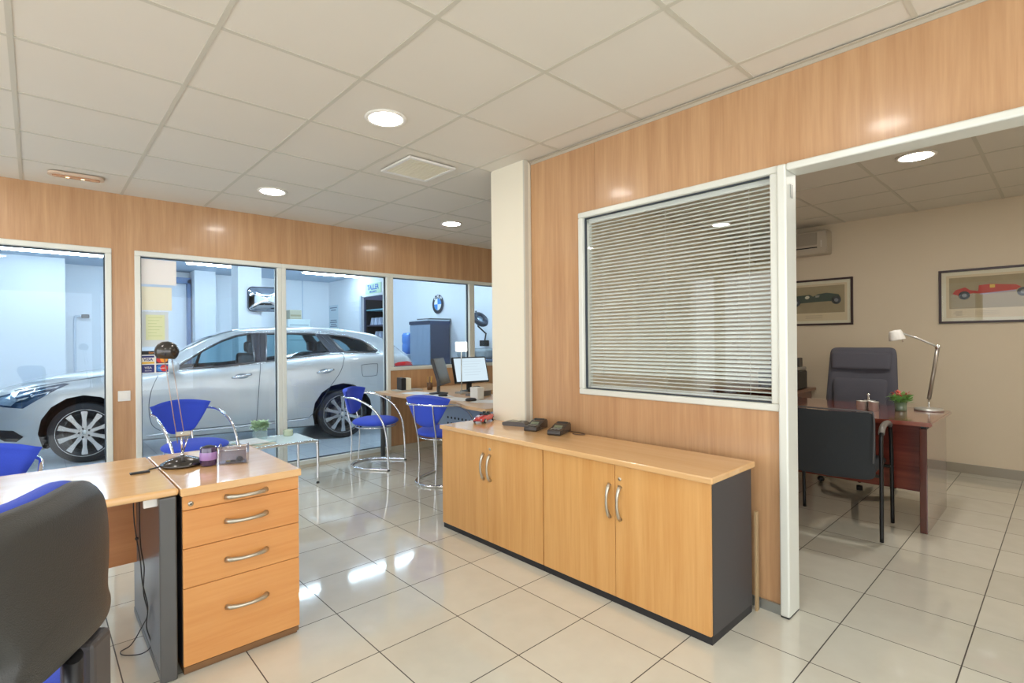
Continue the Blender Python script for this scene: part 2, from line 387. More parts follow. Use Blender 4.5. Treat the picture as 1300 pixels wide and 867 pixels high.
# street side behind the camera: wide shopfront openings
m = MB()
m.box(XL - .1, XL, YB - .1, YW + .1, 0, .5); m.box(XL - .1, XL, YB, YW, 2.2, CEIL + .05)
for y in (YB, .1, 1.8, 3.5, 5.05): m.box(XL - .1, XL, y, y + .12, .5, 2.2)
struct('wall_street', m, MT['pillar'])
m = MB(); m.box(XL, PX + .08, YB - .1, YB, 2.2, CEIL + .05)
m.box(XL, PX + .08, YB - .1, YB, 0, .35)
for x in (XL, -.9, .8, PX - .1): m.box(x, x + .12, YB - .1, YB, .35, 2.2)
struct('wall_front', m, MT['pillar'])

# ------------------------------------------------------------------ workshop shell
WC = 2.80
struct('ceiling_workshop', MB().box(-5, 5.78, YW + .08, 12.9, WC, WC + .06), pm('workshop ceiling', lin(190, 204, 220), .7))
struct('wall_workshop_back', MB().box(-5, 5.78, 12.8, 12.9, 0, WC + .05), MT['white'])
struct('wall_workshop_left', MB().box(-5.1, -5, YW, 12.9, 0, WC + .05), MT['white'])
m = MB()
m.box(5.68, 5.78, YW + .08, 9.65, 0, WC); m.box(5.68, 5.78, 11.1, 12.8, 0, WC); m.box(5.68, 5.78, 9.65, 11.1, 2.30, WC); m.box(5.68, 5.78, 9.65, 11.1, 0, .95)
struct('wall_workshop_right', m, MT['white'])
struct('wall_alcove', MB().box(6.3, 6.4, 9.5, 11.2, 0, WC).box(5.78, 6.4, 9.55, 9.65, 0, WC).box(5.78, 6.4, 11.1, 11.2, 0, WC), pm('dark alcove', lin(84, 90, 118), .7))

# ------------------------------------------------------------------ downlights, vent, exit light, tubes
def downlight(loc, label, mat, group):
    t = thing('downlight', label, 'ceiling light', loc, 0, group)
    build('ring', MB().lathe([(.088, -.001), (.090, -.006), (.108, -.007), (.114, -.001), (.110, .004), (.088, .004)], seg=40), MT['ring'], t)
    build('diffuser', MB().lathe([(0, -.004), (.089, -.004), (.089, .002), (0, .002)], seg=40), mat, t)
    return t
G = 'round recessed downlights'
for x, y, lb in ((1.437, 2.49, 'round white downlight, the largest one, above the middle of the floor'),
                 (1.437, 4.29, 'round white downlight near the wood wall above the second workshop window'),
                 (3.237, 4.29, 'round white downlight farthest away, left of the cream pillar'),
                 (-.363, 4.29, 'round white downlight cut by the left picture edge')):
    downlight((x, y, CEIL + .001), lb, MT['down'], G)
for x, y, lb in ((1.437, .69, 'round white downlight above the open floor in front of the doorway'), (-.363, 2.49, 'round white downlight above the left end of the beech desk'), (-.363, .69, 'round white downlight directly above the foreground swivel chair')):
    downlight((x, y, CEIL + .001), lb, MT['down'], G)
downlight((4.437, .69, CEIL + .001), 'round white downlight in the ceiling of the office behind the doorway', MT['downo'], G)

downlight((4.437, -.81, CEIL + .001), 'unseen round white downlight added to brighten the office', MT['downo'], G)  # extra lamp out of view, put in to lift the office light level

v = thing('air_vent', 'square white ceiling vent with cream louvres in front of the pillar', 'air vent', (2.02, 3.06, CEIL - .003))
m = MB(); m.box(-.19, .19, -.19, -.165, -.014, 0, .003).box(-.19, .19, .165, .19, -.014, 0, .003).box(-.19, -.165, -.165, .165, -.014, 0, .003).box(.165, .19, -.165, .165, -.014, 0, .003)
build('frame', m, MT['whitepl'], v)
m = MB()
for i in range(15):
    y = -.154 + i * .022
    m.box(-.165, .165, y - .009, y + .004, -.010, -.004, mtx=Matrix.Translation((0, 0, 0)))
build('louvres', m, pm('cream louvre', lin(234, 228, 206), .5), v)
build('duct_plate', MB().box(-.165, .165, -.165, .165, -.003, -.0005), pm('vent back plate', lin(196, 190, 166), .8), v)

e = thing('emergency_light', 'slim oval emergency light with warm glowing lens above the left window', 'emergency light', (.235, 4.765, CEIL - .003), -.06)
def stadium(L, Wd, n=10):
    o = []
    for i in range(n + 1):
        a = -PI / 2 + PI * i / n; o.append((L / 2 - Wd / 2 + math.cos(a) * Wd / 2, math.sin(a) * Wd / 2))
    for i in range(n + 1):
        a = PI / 2 + PI * i / n; o.append((-L / 2 + Wd / 2 + math.cos(a) * Wd / 2, math.sin(a) * Wd / 2))
    return o
build('housing', MB().prism(stadium(.32, .11), 'z', -.018, 0), pm('beige emergency housing', lin(208, 184, 160), .5), e)
build('lens', MB().prism(stadium(.27, .06), 'z', -.024, -.012), pm('amber emergency lens', lin(190, 140, 105), .15, coat=1), e)
for dx in (-.05, .035): build('bulb', MB().lathe([(0, -.0262), (.010, -.026), (.014, -.020)], (dx, 0, 0), 12), emit('bulb glow', (1, .75, .4), 3), e)

def tube_light(x, y, label, L=1.25, axis='x'):
    t = thing('fluorescent_batten', label, 'fluorescent light', (x, y, WC), 0 if axis == 'x' else PI / 2, 'fluorescent battens on the workshop ceiling')
    build('housing', MB().box(-L / 2 - .03, L / 2 + .03, -.05, .05, -.035, 0, .004), MT['whitepl'], t)
    for dy in (-.03, .03): build('tube', MB().cyl((-L / 2, dy, -.052), (L / 2, dy, -.052), .014), MT['tubee'], t)
    return t
tube_light(.25, 10.95, 'long fluorescent batten seen at the top of the leftmost workshop window')
tube_light(2.75, 10.95, 'fluorescent batten seen at the top of the second window')
tube_light(4.92, 10.95, 'bright fluorescent batten seen at the top of the third window')
for x, y, lb in ((-1.6, 8.2, 'left of the car nose, over the far side of the car'), (.6, 8.2, 'over the car bonnet, far side'), (2.8, 8.2, 'over the rear doors of the car, far side'), (4.6, 8.2, 'over the grey locker'),
                 (-1.6, 6.2, 'in front of the car nose, near the office wall'), (.6, 5.9, 'between the front wheel and the leftmost window'), (2.8, 5.75, 'between the rear wheel and the third window'), (4.6, 5.9, 'behind the fifth window beside the covered machine'), (-2.6, 10.95, 'farthest left in the row by the back wall')):
    tube_light(x, y, 'unseen extra fluorescent batten ' + lb)  # unseen duplicates of the visible battens, giving the workshop more light

# ------------------------------------------------------------------ cabinets
def bow_handle(mb, a, b, out, r=.006, n=10, flat=(1.0, 1.5), bow=.028):
    a, b, out = V(a), V(b), V(out); pts = []; rs = []
    for i in range(n + 1):
        t = i / n; pts.append(a.lerp(b, t) + out * (bow * math.sin(PI * t) ** .6 + .001)); rs.append(r * (1.6 - .6 * math.sin(PI * t)))
    mb.tube(pts, rs, 10)
CX0, CX1 = 2.058, 2.462
def cabinet(y0, y1, label):
    # local: origin at front-right floor corner; local x = depth, local y = along the front
    t = thing('storage_cabinet', label, 'cabinet', (CX0, y0, 0), 0, 'low two-door cabinets along the partition')
    L = y1 - y0; D = CX1 - CX0
    m = MB(); m.box(.018, D, 0.0005, .018, .035, .668).box(.018, D, L - .018, L - .0005, .035, .668).box(.018, D, .018, L - .018, .035, .05).box(D - .008, D, .018, L - .018, .05, .668).box(.018, D, .018, L - .018, .65, .668)
    build('carcass', m, MT['carcass'], t)
    build('plinth', MB().box(.010, D - .002, .001, L - .001, 0, .035), MT['plinth'], t)
    h = L / 2
    for s, (a, b) in ((-1, (.002, h - .0012)), (1, (h + .0012, L - .002))):
        d = build('door', MB().box(0, .018, a, b, .036, .667, .0015, 1), MT['beech'], t)
        yy = h + s * .030
        hm = MB(); bow_handle(hm, (0, yy, .410), (0, yy, .568), (-1, 0, 0), r=.0065); build('handle', hm, MT['handle'], d)
    lk = MB(); lk.lathe([(0, -.004), (.006, -.004), (.009, -.002), (.009, 0)], (0, h - .028, .602), 16, 'x'); build('lock', lk, MT['handle'], t)
    return t
cabinet(.990, 1.924, 'low beech two-door cabinet with dark grey side, the one nearer the doorway')
cabinet(1.926, 2.856, 'low beech two-door cabinet on the left, under the red model car')
def round_top(name, x0, x1, y0, y1, z0, z1, mat, edge, label, cat, r=.010):
    o = build(name, MB().box(x0, x1, y0, y1, z0, z1, r, 3), [mat], None); tag(o, label, cat); return o
round_top('cabinet_top', 2.038, 2.464, .972, 2.858, .669, .697, MT['beechty'], None, 'continuous beech laminate top lying across both low cabinets', 'countertop', .006)
o = build('wooden_strip', MB().box(2.476, 2.500, .974, .984, 0, .46, .001, 1), pm('raw wood strip', lin(176, 150, 112), .7), None)
tag(o, 'thin raw wooden strip standing upright behind the end of the low cabinets', 'wood strip')

# ------------------------------------------------------------------ desk with pedestal
t = thing('office_desk', 'beech office desk with grey metal leg in the left foreground', 'desk', (.395, 2.25, 0))
build('desktop', MB().box(-1.62, .008, -.004, .735, .690, .718, .012, 4), MT['beechtx'], t)
m = MB(); m.box(-.052, -.002, .02, .70, .03, .688, .004, 2); build('leg_panel', m, pm('graphite laminate panel', lin(78, 78, 84), .28, coat=.3), t)
build('leg_post', MB().box(-.056, .0, -.001, .022, .0, .689, .006, 3), MT['steelgrey'], t)
build('leg_panel', MB().box(-1.58, -1.54, .0, .70, 0, .688, .004, 2), MT['steelgrey'], t)
build('foot_rail', MB().box(-.054, -.002, .0, .70, 0, .032, .006, 2), MT['steelgrey'], t)
build('modesty_panel', MB().box(-1.54, -.053, .60, .618, .27, .689), wood('beech panel', lin(186, 122, 76), lin(204, 142, 92), 'x', .35, fine=.5), t)
build('cable_clip', MB().box(-.10, -.055, .03, .05, .655, .688, .003, 2), MT['whitepl'], t)
t = thing('desk_pedestal', 'desk-high beech pedestal with four drawers and bow handles', 'drawer unit', (.405, 2.25, 0))
m = MB(); m.box(.008, .445, .016, .70, .0325, .683); build('carcass', m, MT['carcass'], t)
build('base', MB().box(.010, .444, .002, .70, 0.012, .031).box(.012, .440, .012, .69, 0, .012), pm('brown base', lin(128, 92, 58), .5), t)
build('pedestal_top', MB().box(0, .453, -.022, .735, .686, .716, .004, 2), MT['beechtx'], t)
for z0, z1, hz in ((.6275, .681, .651), (.481, .6255, .554), (.330, .479, .402), (.033, .328, .213)):
    d = build('drawer', MB().box(.009, .448, 0, .016, z0, z1, .0015, 1), MT['beechx'], t)
    hm = MB(); a, b = V((.158, 0, hz)), V((.312, 0, hz)); pts = []; rs = []
    for i in range(13):
        q = i / 12; pts.append(a.lerp(b, q) + V((0, -1, 0)) * (.030 * math.sin(PI * q) ** .55 + .001)); rs.append(.0085 * (1.3 - .5 * math.sin(PI * q)))
    hm.tube(pts, rs, 10); build('handle', hm, MT['handle'], d)
lk = MB(); lk.lathe([(0, -.005), (.007, -.005), (.010, -.002), (.010, .001)], (.036, 0, .650), 16, 'y'); build('lock', lk, MT['handle'], t)
build('lock_key', MB().lathe([(0, -.0056), (.0035, -.0056), (.0035, -.004)], (.036, 0, .650), 8, 'y'), MT['plinth'], t)
# cables under the desk
m = MB()
m.tube(spline([(.285, 2.46, .69), (.288, 2.47, .58), (.296, 2.48, .50), (.310, 2.49, .40), (.318, 2.50, .30), (.335, 2.50, .20), (.330, 2.50, .12), (.345, 2.50, .04), (.315, 2.52, .008), (.262, 2.56, .006), (.255, 2.60, .006), (.290, 2.60, .02), (.322, 2.57, .09), (.338, 2.53, .16), (.322, 2.51, .26), (.324, 2.50, .36), (.312, 2.49, .45), (.306, 2.47, .58), (.306, 2.46, .69)], 6), .0022, 6)
m.lathe([(0, -.006), (.006, -.004), (.006, .004), (0, .006)], (.298, 2.48, .49), 8)
tag(build('cable', m, MT['blackpl']), 'looped black cable hanging under the desk down to the floor', 'cable')

# ------------------------------------------------------------------ things on the desk
DZ = .718
t = thing('desk_lamp', 'gunmetal halogen desk lamp with two thin rods and bowl shade', 'desk lamp', (.492, 2.665, DZ))
m = MB(); m.lathe([(0, .002), (.084, .002), (.088, .006), (.086, .011), (.060, .026), (.030, .036), (.012, .040), (0, .040)], seg=36)
build('base', m, MT['gun'], t)
build('switch', MB().lathe([(0, .0), (.004, .0), (.004, .004), (0, .004)], (-.03, -.045, .027), 10), MT['chrome'], t)
m = MB(); m.cyl((0, 0, .038), (0, 0, .055), .008).cyl((0, 0, .05), (-.004, 0, .135), .0045); m.cyl((.004, -.002, .06), (.022, -.004, .125), .0025)
m.box(-.026, .034, -.008, .008, .130, .150, .003, 2).cyl((0, -.016, .140), (0, .016, .140), .006); build('hinge_block', m, MT['chrome'], t)
for dx in (0, .030):
    build('rod', MB().cyl((-.018 + dx, 0, .10), (-.070 + dx * .9, -.02, .49), .0018), pm('brass rod', lin(180, 162, 152), .3, metal=.6), t)
hd = MB(); hm_ = Matrix.Translation((-.060, -.022, .512)) @ Matrix.Rotation(math.radians(5), 4, 'Y')
hd.lathe([(.034, -.034), (.043, -.020), (.047, -.004), (.045, .012), (.036, .028), (.020, .039), (0, .043)], seg=32, mtx=hm_)
hd.lathe([(.0325, -.033), (.041, -.018), (.044, -.002), (.034, .024), (0, .038)], seg=32, mtx=hm_)
build('lamp_shade', hd, MT['gun'], t)
build('shade_pivot', MB().cyl((-.085, -.02, .487), (-.035, -.02, .487), .004), MT['chrome'], t)
cb = MB(); cb.tube(spline([(-.084, -.01, .010), (-.10, .0, .004), (-.125, -.012, .004), (-.135, -.035, .004)], 6), .003, 6); cb.box(-.20, -.13, -.060, -.035, 0, .007, .003, 2, mtx=Matrix.Rotation(.0, 4, 'Z')); build('inline_switch', cb, MT['blackpl'], t)
t = thing('candle_jar', 'small purple glass tealight holder beside the desk lamp', 'candle holder', (.577, 2.578, DZ))
build('cup', MB().lathe([(0, .0), (.031, .0), (.034, .004), (.034, .078), (.032, .082), (.028, .082), (.028, .066), (0, .066)], seg=28), pm('purple glass', lin(62, 44, 84), .1, coat=1), t)
build('band', MB().lathe([(.0345, .026), (.0352, .028), (.0352, .058), (.0345, .060)], seg=28), pm('lilac band', lin(160, 128, 186), .2), t)
build('wick_disc', MB().lathe([(0, .070), (.024, .070), (.030, .080), (.012, .088), (0, .088)], seg=20), MT['plinth'], t)
t = thing('card_holder', 'small clear smoked tray holding keys on the pedestal top', 'desk tray', (.676, 2.555, DZ), -.42)
m = MB(); m.box(-.058, .058, -.032, .032, 0, .004); m.box(-.058, .058, -.032, -.029, .004, .062); m.box(-.058, -.055, -.029, .032, .004, .078); m.box(.055, .058, -.029, .032, .004, .078); m.box(-.055, .055, .029, .032, .004, .066)
build('tray', m, glass('smoked acrylic', (.72, .70, .72), 1.5), t)
m = MB()
for sx in (-1, 1): m.tube(spline([(sx * .0565, -.030, .004), (sx * .0565, -.030, .066), (sx * .0565, -.012, .084), (sx * .0565, .012, .084), (sx * .0565, .030, .068), (sx * .0565, .031, .004)], 5), .0016, 6)
m.cyl((-.0565, -.0305, .062), (.0565, -.0305, .062), .0016).cyl((-.0565, .0305, .066), (.0565, .0305, .066), .0016); build('wire_rim', m, MT['chrome'], t)
ky = thing('key_bunch', 'bunch of keys lying inside the smoked tray', 'keys', (.683, 2.555, DZ + .0045))
m = MB(); m.lathe([(.012, 0), (.014, .002), (.012, .004), (.010, .002), (.012, 0)], (-.012, 0, 0), 14); m.lathe([(0, 0), (.012, 0), (.015, .010), (.008, .018), (0, .020)], (.018, .004, 0), 12); m.box(-.045, -.015, -.006, .0, 0, .003, .001, 1)
build('key', m, MT['gun'], ky); build('fob', MB().lathe([(0, 0), (.010, 0), (.010, .006), (0, .008)], (-.030, .008, 0), 12), pm('fob', lin(190, 170, 90), .3, metal=.5), ky)

# ------------------------------------------------------------------ blue visitor chairs
def make_chair(label):
    t = thing('visitor_chair', label, 'chair', (0, 0, 0), 0, 'blue chrome visitor chairs')
    # one tube: floor loop, front legs, arms, back rail
    pts = []
    for sy in (-1,):
        pass
    left = [(.235, .235, .012), (.10, .235, .012), (-.06, .222, .012), (-.18, .150, .012), (-.235, 0, .012)]
    floor = left + [(x, -y, z) for x, y, z in reversed(left[:-1])]
    m = MB(); m.tube(spline(floor, 8), .0115, 10); build('floor_loop', m, MT['chrome'], t)
    for s in (1, -1):
        leg = [(.235, s * .235, .010), (.232, s * .236, .16), (.215, s * .240, .36), (.17, s * .247, .50), (.07, s * .252, .62), (-.08, s * .246, .695), (-.20, s * .225, .712), (-.262, s * .165, .715), (-.285, 0, .717)]
        m = MB(); m.tube(spline(leg, 8), .0105, 10); build('arm_tube', m, MT['chrome'], t)
        m = MB(); m.lathe([(0, 0), (.015, 0), (.015, .010), (0, .012)], (.235, s * .235, 0), 14); build('foot_glide', m, MT['blackpl'], t)
        m = MB(); m.tube(spline([(-.232, s * .09, .012), (-.215, s * .092, .25), (-.225, s * .095, .42), (-.262, s * .10, .58), (-.280, s * .10, .715)], 8), .0065, 8); build('back_rod', m, MT['chrome'], t)
    m = MB(); rr = []
    for i in range(28):
        a = 2 * PI * i / 28; rr.append((.005 + .205 * math.cos(a) * (1 if math.cos(a) > 0 else .96), .215 * math.sin(a), .408))
    m.tube(rr, .007, 8, closed=True); build('seat_ring', m, MT['chrome'], t)
    # seat: padded rounded disc
    def seat(u, v):
        a = 2 * PI * u; sx, cx_ = math.sin(a), math.cos(a)
        ph = -PI / 2 + PI * v; r = math.cos(ph) ** .55; z = math.sin(ph)
        ex = abs(cx_) ** .85 * (1 if cx_ > 0 else -1); ey = abs(sx) ** .85 * (1 if sx > 0 else -1)
        return V((.005 + .225 * ex * r, (.235 + .0 * ex) * ey * r * (1 - .10 * (ex < 0) * abs(ex)), .450 + .040 * z + .004 * (1 - r)))
    m = MB(); m.grid(seat, 40, 13, True); build('seat', m, MT['blue'], t, smooth=60)
    # backrest: fan, wide rolled top, narrow bottom, curved in plan
    def back(off):
        def f(u, v):
            # u across -1..1, v from bottom 0 to top 1
            q = u * 2 - 1; hw = .112 + (.235 - .112) * (v ** .95); y = q * hw
            z = .522 + .245 * v + .034 * (1 - q * q) * v + .035 * (1 - v) ** 2 * abs(q) ** 3
            x = -.240 - .045 * v + .075 * (y / .232) ** 2 + off
            return V((x, y, z))
        return f
    m = MB(); fa = back(0); N1, N2 = 21, 13; th = .040
    def shell(u, v):
        # closed ring around the pad section: v goes around front then back
        if v <= .5: vv = v * 2; p = fa(u, vv); n = 1
        else: vv = (1 - v) * 2; p = fa(u, vv); n = -1
        q = abs(u * 2 - 1); edge = min(1, (1 - q) * 7) ** .5 * min(1, vv * 9 + .0) ** .5 * min(1, (1 - vv) * 9 + .45) ** .5
        roll = .014 * max(0, (vv - .86) / .14)
        return p + V((n * (th / 2 * edge + roll * edge), 0, 0))
    m.grid(shell, N1, 41); 
    bmesh.ops.remove_doubles(m.bm, verts=m.bm.verts, dist=.0004)
    build('backrest', m, MT['blue'], t, smooth=70)
    return t
ch = make_chair('blue fabric chrome visitor chair in front of the second window, behind the desk lamp')
ch.location = (.945, 4.66, 0); ch.rotation_euler = (0, 0, math.radians(-76))
copy_tree(ch, (-.235, 3.16, 0), math.radians(-98), 'blue visitor chair cut by the left picture edge behind the beech desk')
copy_tree(ch, (2.60, 4.775, 0), math.radians(-52), 'blue visitor chair turned sideways between the glass table and the far desk')
copy_tree(ch, (2.735, 3.80, 0), math.radians(20), 'blue visitor chair seen from behind, beside the end of the low cabinets')

# ------------------------------------------------------------------ glass side table
t = thing('side_table', 'low glass side table with chrome tube frame under the window', 'table', (1.50, 4.74, 0))
TZ = .392
m = MB(); m.box(-.245, .375, -.225, .235, TZ - .014, TZ, .003, 2); build('glass_top', m, glass('frosted table glass', (.80, .92, .94), 1.5, alpha=.9, acol=(.72, .88, .92)), t)
for s in (-1, 1):
    y = -.225 if s < 0 else .235
    m = MB(); m.tube(spline([(-.25, y, .012), (-.25, y, TZ - .07), (-.242, y, TZ - .03), (-.21, y, TZ - .012), (.34, y, TZ - .012), (.375, y, TZ - .03), (.385, y, TZ - .07), (.385, y, .012)], 6), .0125, 10); build('frame_tube', m, MT['chrome'], t)
for x in (.375, -.245): build('cross_bar', MB().cyl((x, -.225, TZ - .03), (x, .235, TZ - .03), .008), MT['chrome'], t)
for x in (-.25, .385):
    for y in (-.225, .235): build('foot_cap', MB().lathe([(0, 0), (.014, 0), (.014, .012), (0, .012)], (x, y, 0), 12), MT['blackpl'], t)
for i, (dx, dy, rz, w_, d_, col, lb) in enumerate(((0, 0, .25, .24, .30, lin(214, 206, 184), 'cream magazine at the bottom of the pile on the glass table'), (.01, .02, .55, .21, .28, lin(186, 214, 210), 'pale green magazine in the middle of the pile on the glass table'), (-.02, .01, .1, .20, .27, lin(226, 228, 226), 'white magazine on top of the pile on the glass table'))):
    m = MB().box(-w_ / 2, w_ / 2, -d_ / 2, d_ / 2, 0, .008, .002, 1)
    o = tag(build('magazine', m, pm('magazine cover', col, .35, noise=.25, nscale=14), None, (1.40 + dx, 4.70 + dy, TZ + .0005 + i * .0085), rz), lb, 'magazine', 'magazines on the glass table')
t = thing('flower_vase', 'clear glass vase with pale green filling on the glass table', 'vase', (1.515, 4.905, TZ))
build('vase', MB().box(-.050, .050, -.050, .050, 0, .105, .006, 2), glass('vase glass', (.85, .93, .93), 1.5, alpha=.25, acol=(.75, .85, .82)), t)
def tuft(m, n, r, z0, z1, seed, leaf=.02):
    rnd = random.Random(seed)
    for _ in range(n):
        a = rnd.random() * 2 * PI; q = rnd.random() ** .5 * r; p = V((q * math.cos(a), q * math.sin(a), z0 + rnd.random() * (z1 - z0)))
        d = V((math.cos(a + rnd.uniform(-1, 1)), math.sin(a + rnd.uniform(-1, 1)), rnd.uniform(-.2, .9))).normalized(); s = d.cross(V((0, 0, 1))).normalized()
        L = leaf * rnd.uniform(.7, 1.3); w_ = L * .32
        vs = [m.bm.verts.new(q_) for q_ in (p, p + d * L * .5 + s * w_ + V((0, 0, .002)), p + d * L, p + d * L * .5 - s * w_ + V((0, 0, .002)))]
        f = m.bm.faces.new(vs); f.material_index = m.mi
m = MB(); tuft(m, 260, .050, .085, .15, 3, .045); build('foliage', m, pm('pale green petals', lin(190, 216, 180), .7), t)
t = thing('ashtray', 'round greenish glass ashtray in front of the window post', 'ashtray', (1.765, 4.90, TZ))
build('bowl', MB().lathe([(0, 0), (.040, 0), (.046, .012), (.042, .040), (.046, .052), (.040, .052), (.034, .016), (0, .012)], seg=24), pm('greenish pressed glass', lin(196, 206, 176), .1, coat=1), t)

# ------------------------------------------------------------------ venetian blind behind the partition window
t = thing('venetian_blind', 'closed-down white venetian blind behind the window of the wood partition', 'blind', (PX + .055, .925, .965))
m = MB(); nS = 50; pitch = 1.03 / nS
for i in range(nS):
    z = .018 + i * pitch
    mt = Matrix.Translation((0, 0, z)) @ Matrix.Rotation(math.radians(-33 if i > 3 else -12), 4, 'Y')
    prof = [(-.0115, 0), (-.006, .0014), (0, .002), (.006, .0014), (.0115, 0)]
    A = [[m.bm.verts.new(mt @ V((x, y, zz))) for x, zz in prof] for y in (.004, 1.078)]
    B2 = [[m.bm.verts.new(mt @ V((x, y, zz - .0003))) for x, zz in prof] for y in (.004, 1.078)]
    for k in range(4):
        f = m.bm.faces.new((A[0][k], A[0][k + 1], A[1][k + 1], A[1][k])); f.smooth = True
        f = m.bm.faces.new((B2[0][k], B2[1][k], B2[1][k + 1], B2[0][k + 1])); f.smooth = True
me_b = build('slats', m, pm('blind slat enamel', lin(240, 242, 238), .35), t)
build('head_rail', MB().box(-.013, .013, .002, 1.080, 1.024, 1.050, .002, 1), MT['whitepl'], t)
build('bottom_rail', MB().box(-.012, .012, .002, 1.080, .001, .012, .002, 1), MT['whitepl'], t)
for y in (.11, .555, .97): build('ladder_cord', MB().cyl((-.0125, y, .01), (-.0125, y, 1.03), .0009), MT['whitepl'], t)

# ------------------------------------------------------------------ things on the low cabinets
CZ = .697
def model_car(name, label, loc, rz, col, L=.215):
    t = thing(name, label, 'model car', loc, rz); k = L / .215
    prof = [(-.107, .018, .036), (-.100, .014, .040), (-.08, .012, .044), (-.045, .012, .046), (-.01, .012, .045), (.03, .012, .043), (.07, .012, .038), (.098, .014, .030), (.108, .018, .024)]
    m = MB(); vs = []
    pf = spline([(a, b, c) for a, b, c in prof], 4)
    def sec(i):
        x, zb, zt = pf[i]; w = .042 * (1 - abs(x / .112) ** 5 * .45)
        return [V((x, -w * .94, zb)), V((x, -w, zb + .008)), V((x, -w * .97, zt - .008)), V((x, -w * .82, zt)), V((x, 0, zt + .003)), V((x, w * .82, zt)), V((x, w * .97, zt - .008)), V((x, w, zb + .008)), V((x, w * .94, zb))]
    rows = [[m.bm.verts.new(p * k) for p in sec(i)] for i in range(len(pf))]
    for a, b in zip(rows, rows[1:]):
        for j in range(8):
            f = m.bm.faces.new((a[j], a[j + 1], b[j + 1], b[j])); f.smooth = True
        m.bm.faces.new((a[8], a[0], b[0], b[8]))
    m.bm.faces.new(rows[0]); m.bm.faces.new(rows[-1])
    build('body', m, pm('gloss red paint', col, .18, coat=1), t)
    build('cockpit', MB().box(-.048 * k, .012 * k, -.030 * k, .030 * k, .040 * k, .0495 * k, .002, 2), MT['dark'], t)
    for s in (-1, 1): build('seat', MB().box(-.045 * k, -.028 * k, (s * .015 - .010) * k, (s * .015 + .010) * k, .045 * k, .064 * k, .003, 2), MT['blackpl'], t)
    build('windscreen', MB().prism([(.008, .045), (.013, .045), (-.004, .062), (-.007, .062)], 'y', -.030 * k, .030 * k), MT['carglass'], t)
    for x in (-.062, .066):
        for s in (-1, 1):
            w = build('wheel', MB().lathe([(0, -.006), (.013, -.006), (.0155, -.004), (.0155, .004), (.013, .006), (0, .006)], (x * k, s * .038 * k, .0155 * k), 18, 'y'), MT['tyre'], t)
            build('hub', MB().lathe([(0, s * .0072), (.009, s * .0072), (.010, s * .006), (0, s * .004)], (x * k, s * .038 * k, .0155 * k), 12, 'y'), MT['silver'], w)
    for s in (-1, 1): build('headlight', MB().lathe([(0, .004), (.004, .003), (.006, 0)], (.103 * k, s * .026 * k, .026 * k), 10, 'x'), MT['lensc'], t)
    return t
model_car('model_car', 'small red open-top model car on the left end of the low cabinets', (2.340, 2.745, CZ), math.radians(205), lin(190, 36, 40), .225)
t = thing('card_reader', 'flat dark hand-held device lying on the cabinet nearest the pillar', 'phone', (2.385, 2.470, CZ), math.radians(112))
m = MB(); m.prism([(-.085, .0), (.075, .0), (.085, .008), (.083, .022), (.04, .030), (-.06, .028), (-.087, .016)], 'y', -.040, .040)
build('body', m, pm('dark grey plastic', lin(74, 68, 66), .25), t, smooth=30)
build('screen', MB().box(-.03, .03, -.024, .024, .0285, .0310, .001, 1, mtx=Matrix.Rotation(.02, 4, 'Y')), pm('grey green display', lin(150, 150, 128), .2), t)
build('stand', MB().box(-.06, .06, -.028, .028, -.0, .002), MT['steelgrey'], t)
def terminal(label, loc, rz):
    t = thing('card_terminal', label, 'card terminal', loc, rz, 'black card payment terminals')
    m = MB(); m.prism([(-.090, .0), (.095, .0), (.100, .012), (.094, .030), (.02, .034), (-.018, .052), (-.075, .058), (-.092, .044)], 'y', -.042, .042)
    bmesh.ops.bevel(m.bm, geom=list(m.bm.edges), offset=.004, segments=2, affect='EDGES', profile=.5)
    build('body', m, pm('black terminal plastic', lin(58, 54, 52), .22), t, smooth=40)
    build('display', MB().box(-.010, .014, -.026, .026, .0430, .0462, .001, 1, mtx=Matrix.Translation((0, 0, .0025)) @ Matrix.Rotation(.42, 4, 'Y')), pm('lcd', lin(112, 122, 100), .15), t)
    kd = MB()
    for i in range(4):
        for j in range(3): kd.box(.030 + i * .015 - .005, .030 + i * .015 + .005, (j - 1) * .020 - .007, (j - 1) * .020 + .007, .0325, .0365, .001, 1)
    build('keypad', kd, pm('grey keys', lin(120, 118, 112), .4), t)
    build('paper_cover', MB().lathe([(0, -.034), (.020, -.034), (.022, -.030), (.022, .030), (.020, .034), (0, .034)], (-.055, 0, .040), 20, 'y'), MT['blackpl'], t)
    return t
terminal('black card payment terminal in the middle of the three devices on the cabinet', (2.375, 2.275, CZ), math.radians(200))
terminal('black card payment terminal farthest right, with its cable behind it', (2.375, 2.080, CZ), math.radians(200))
m = MB(); m.tube(spline([(2.46, 2.12, CZ + .01), (2.452, 2.06, CZ + .004), (2.448, 1.97, CZ + .004), (2.430, 1.93, CZ + .004), (2.40, 1.95, CZ + .004), (2.39, 1.99, CZ + .006)], 6), .0035, 6)
tag(build('cable', m, pm('brown cable', lin(96, 72, 56), .5)), 'brown cable curling on the cabinet top behind the right card terminal', 'cable')

# light switch
t = thing('light_switch', 'white square rocker light switch on the wood pier between the windows', 'light switch', (.545, YW, .838))
build('plate', MB().box(-.042, .042, -.009, .0, -.042, .042, .003, 2), MT['whitepl'], t)
build('rocker', MB().box(-.026, .026, -.013, -.008, -.026, .026, .002, 2), MT['ring'], t)

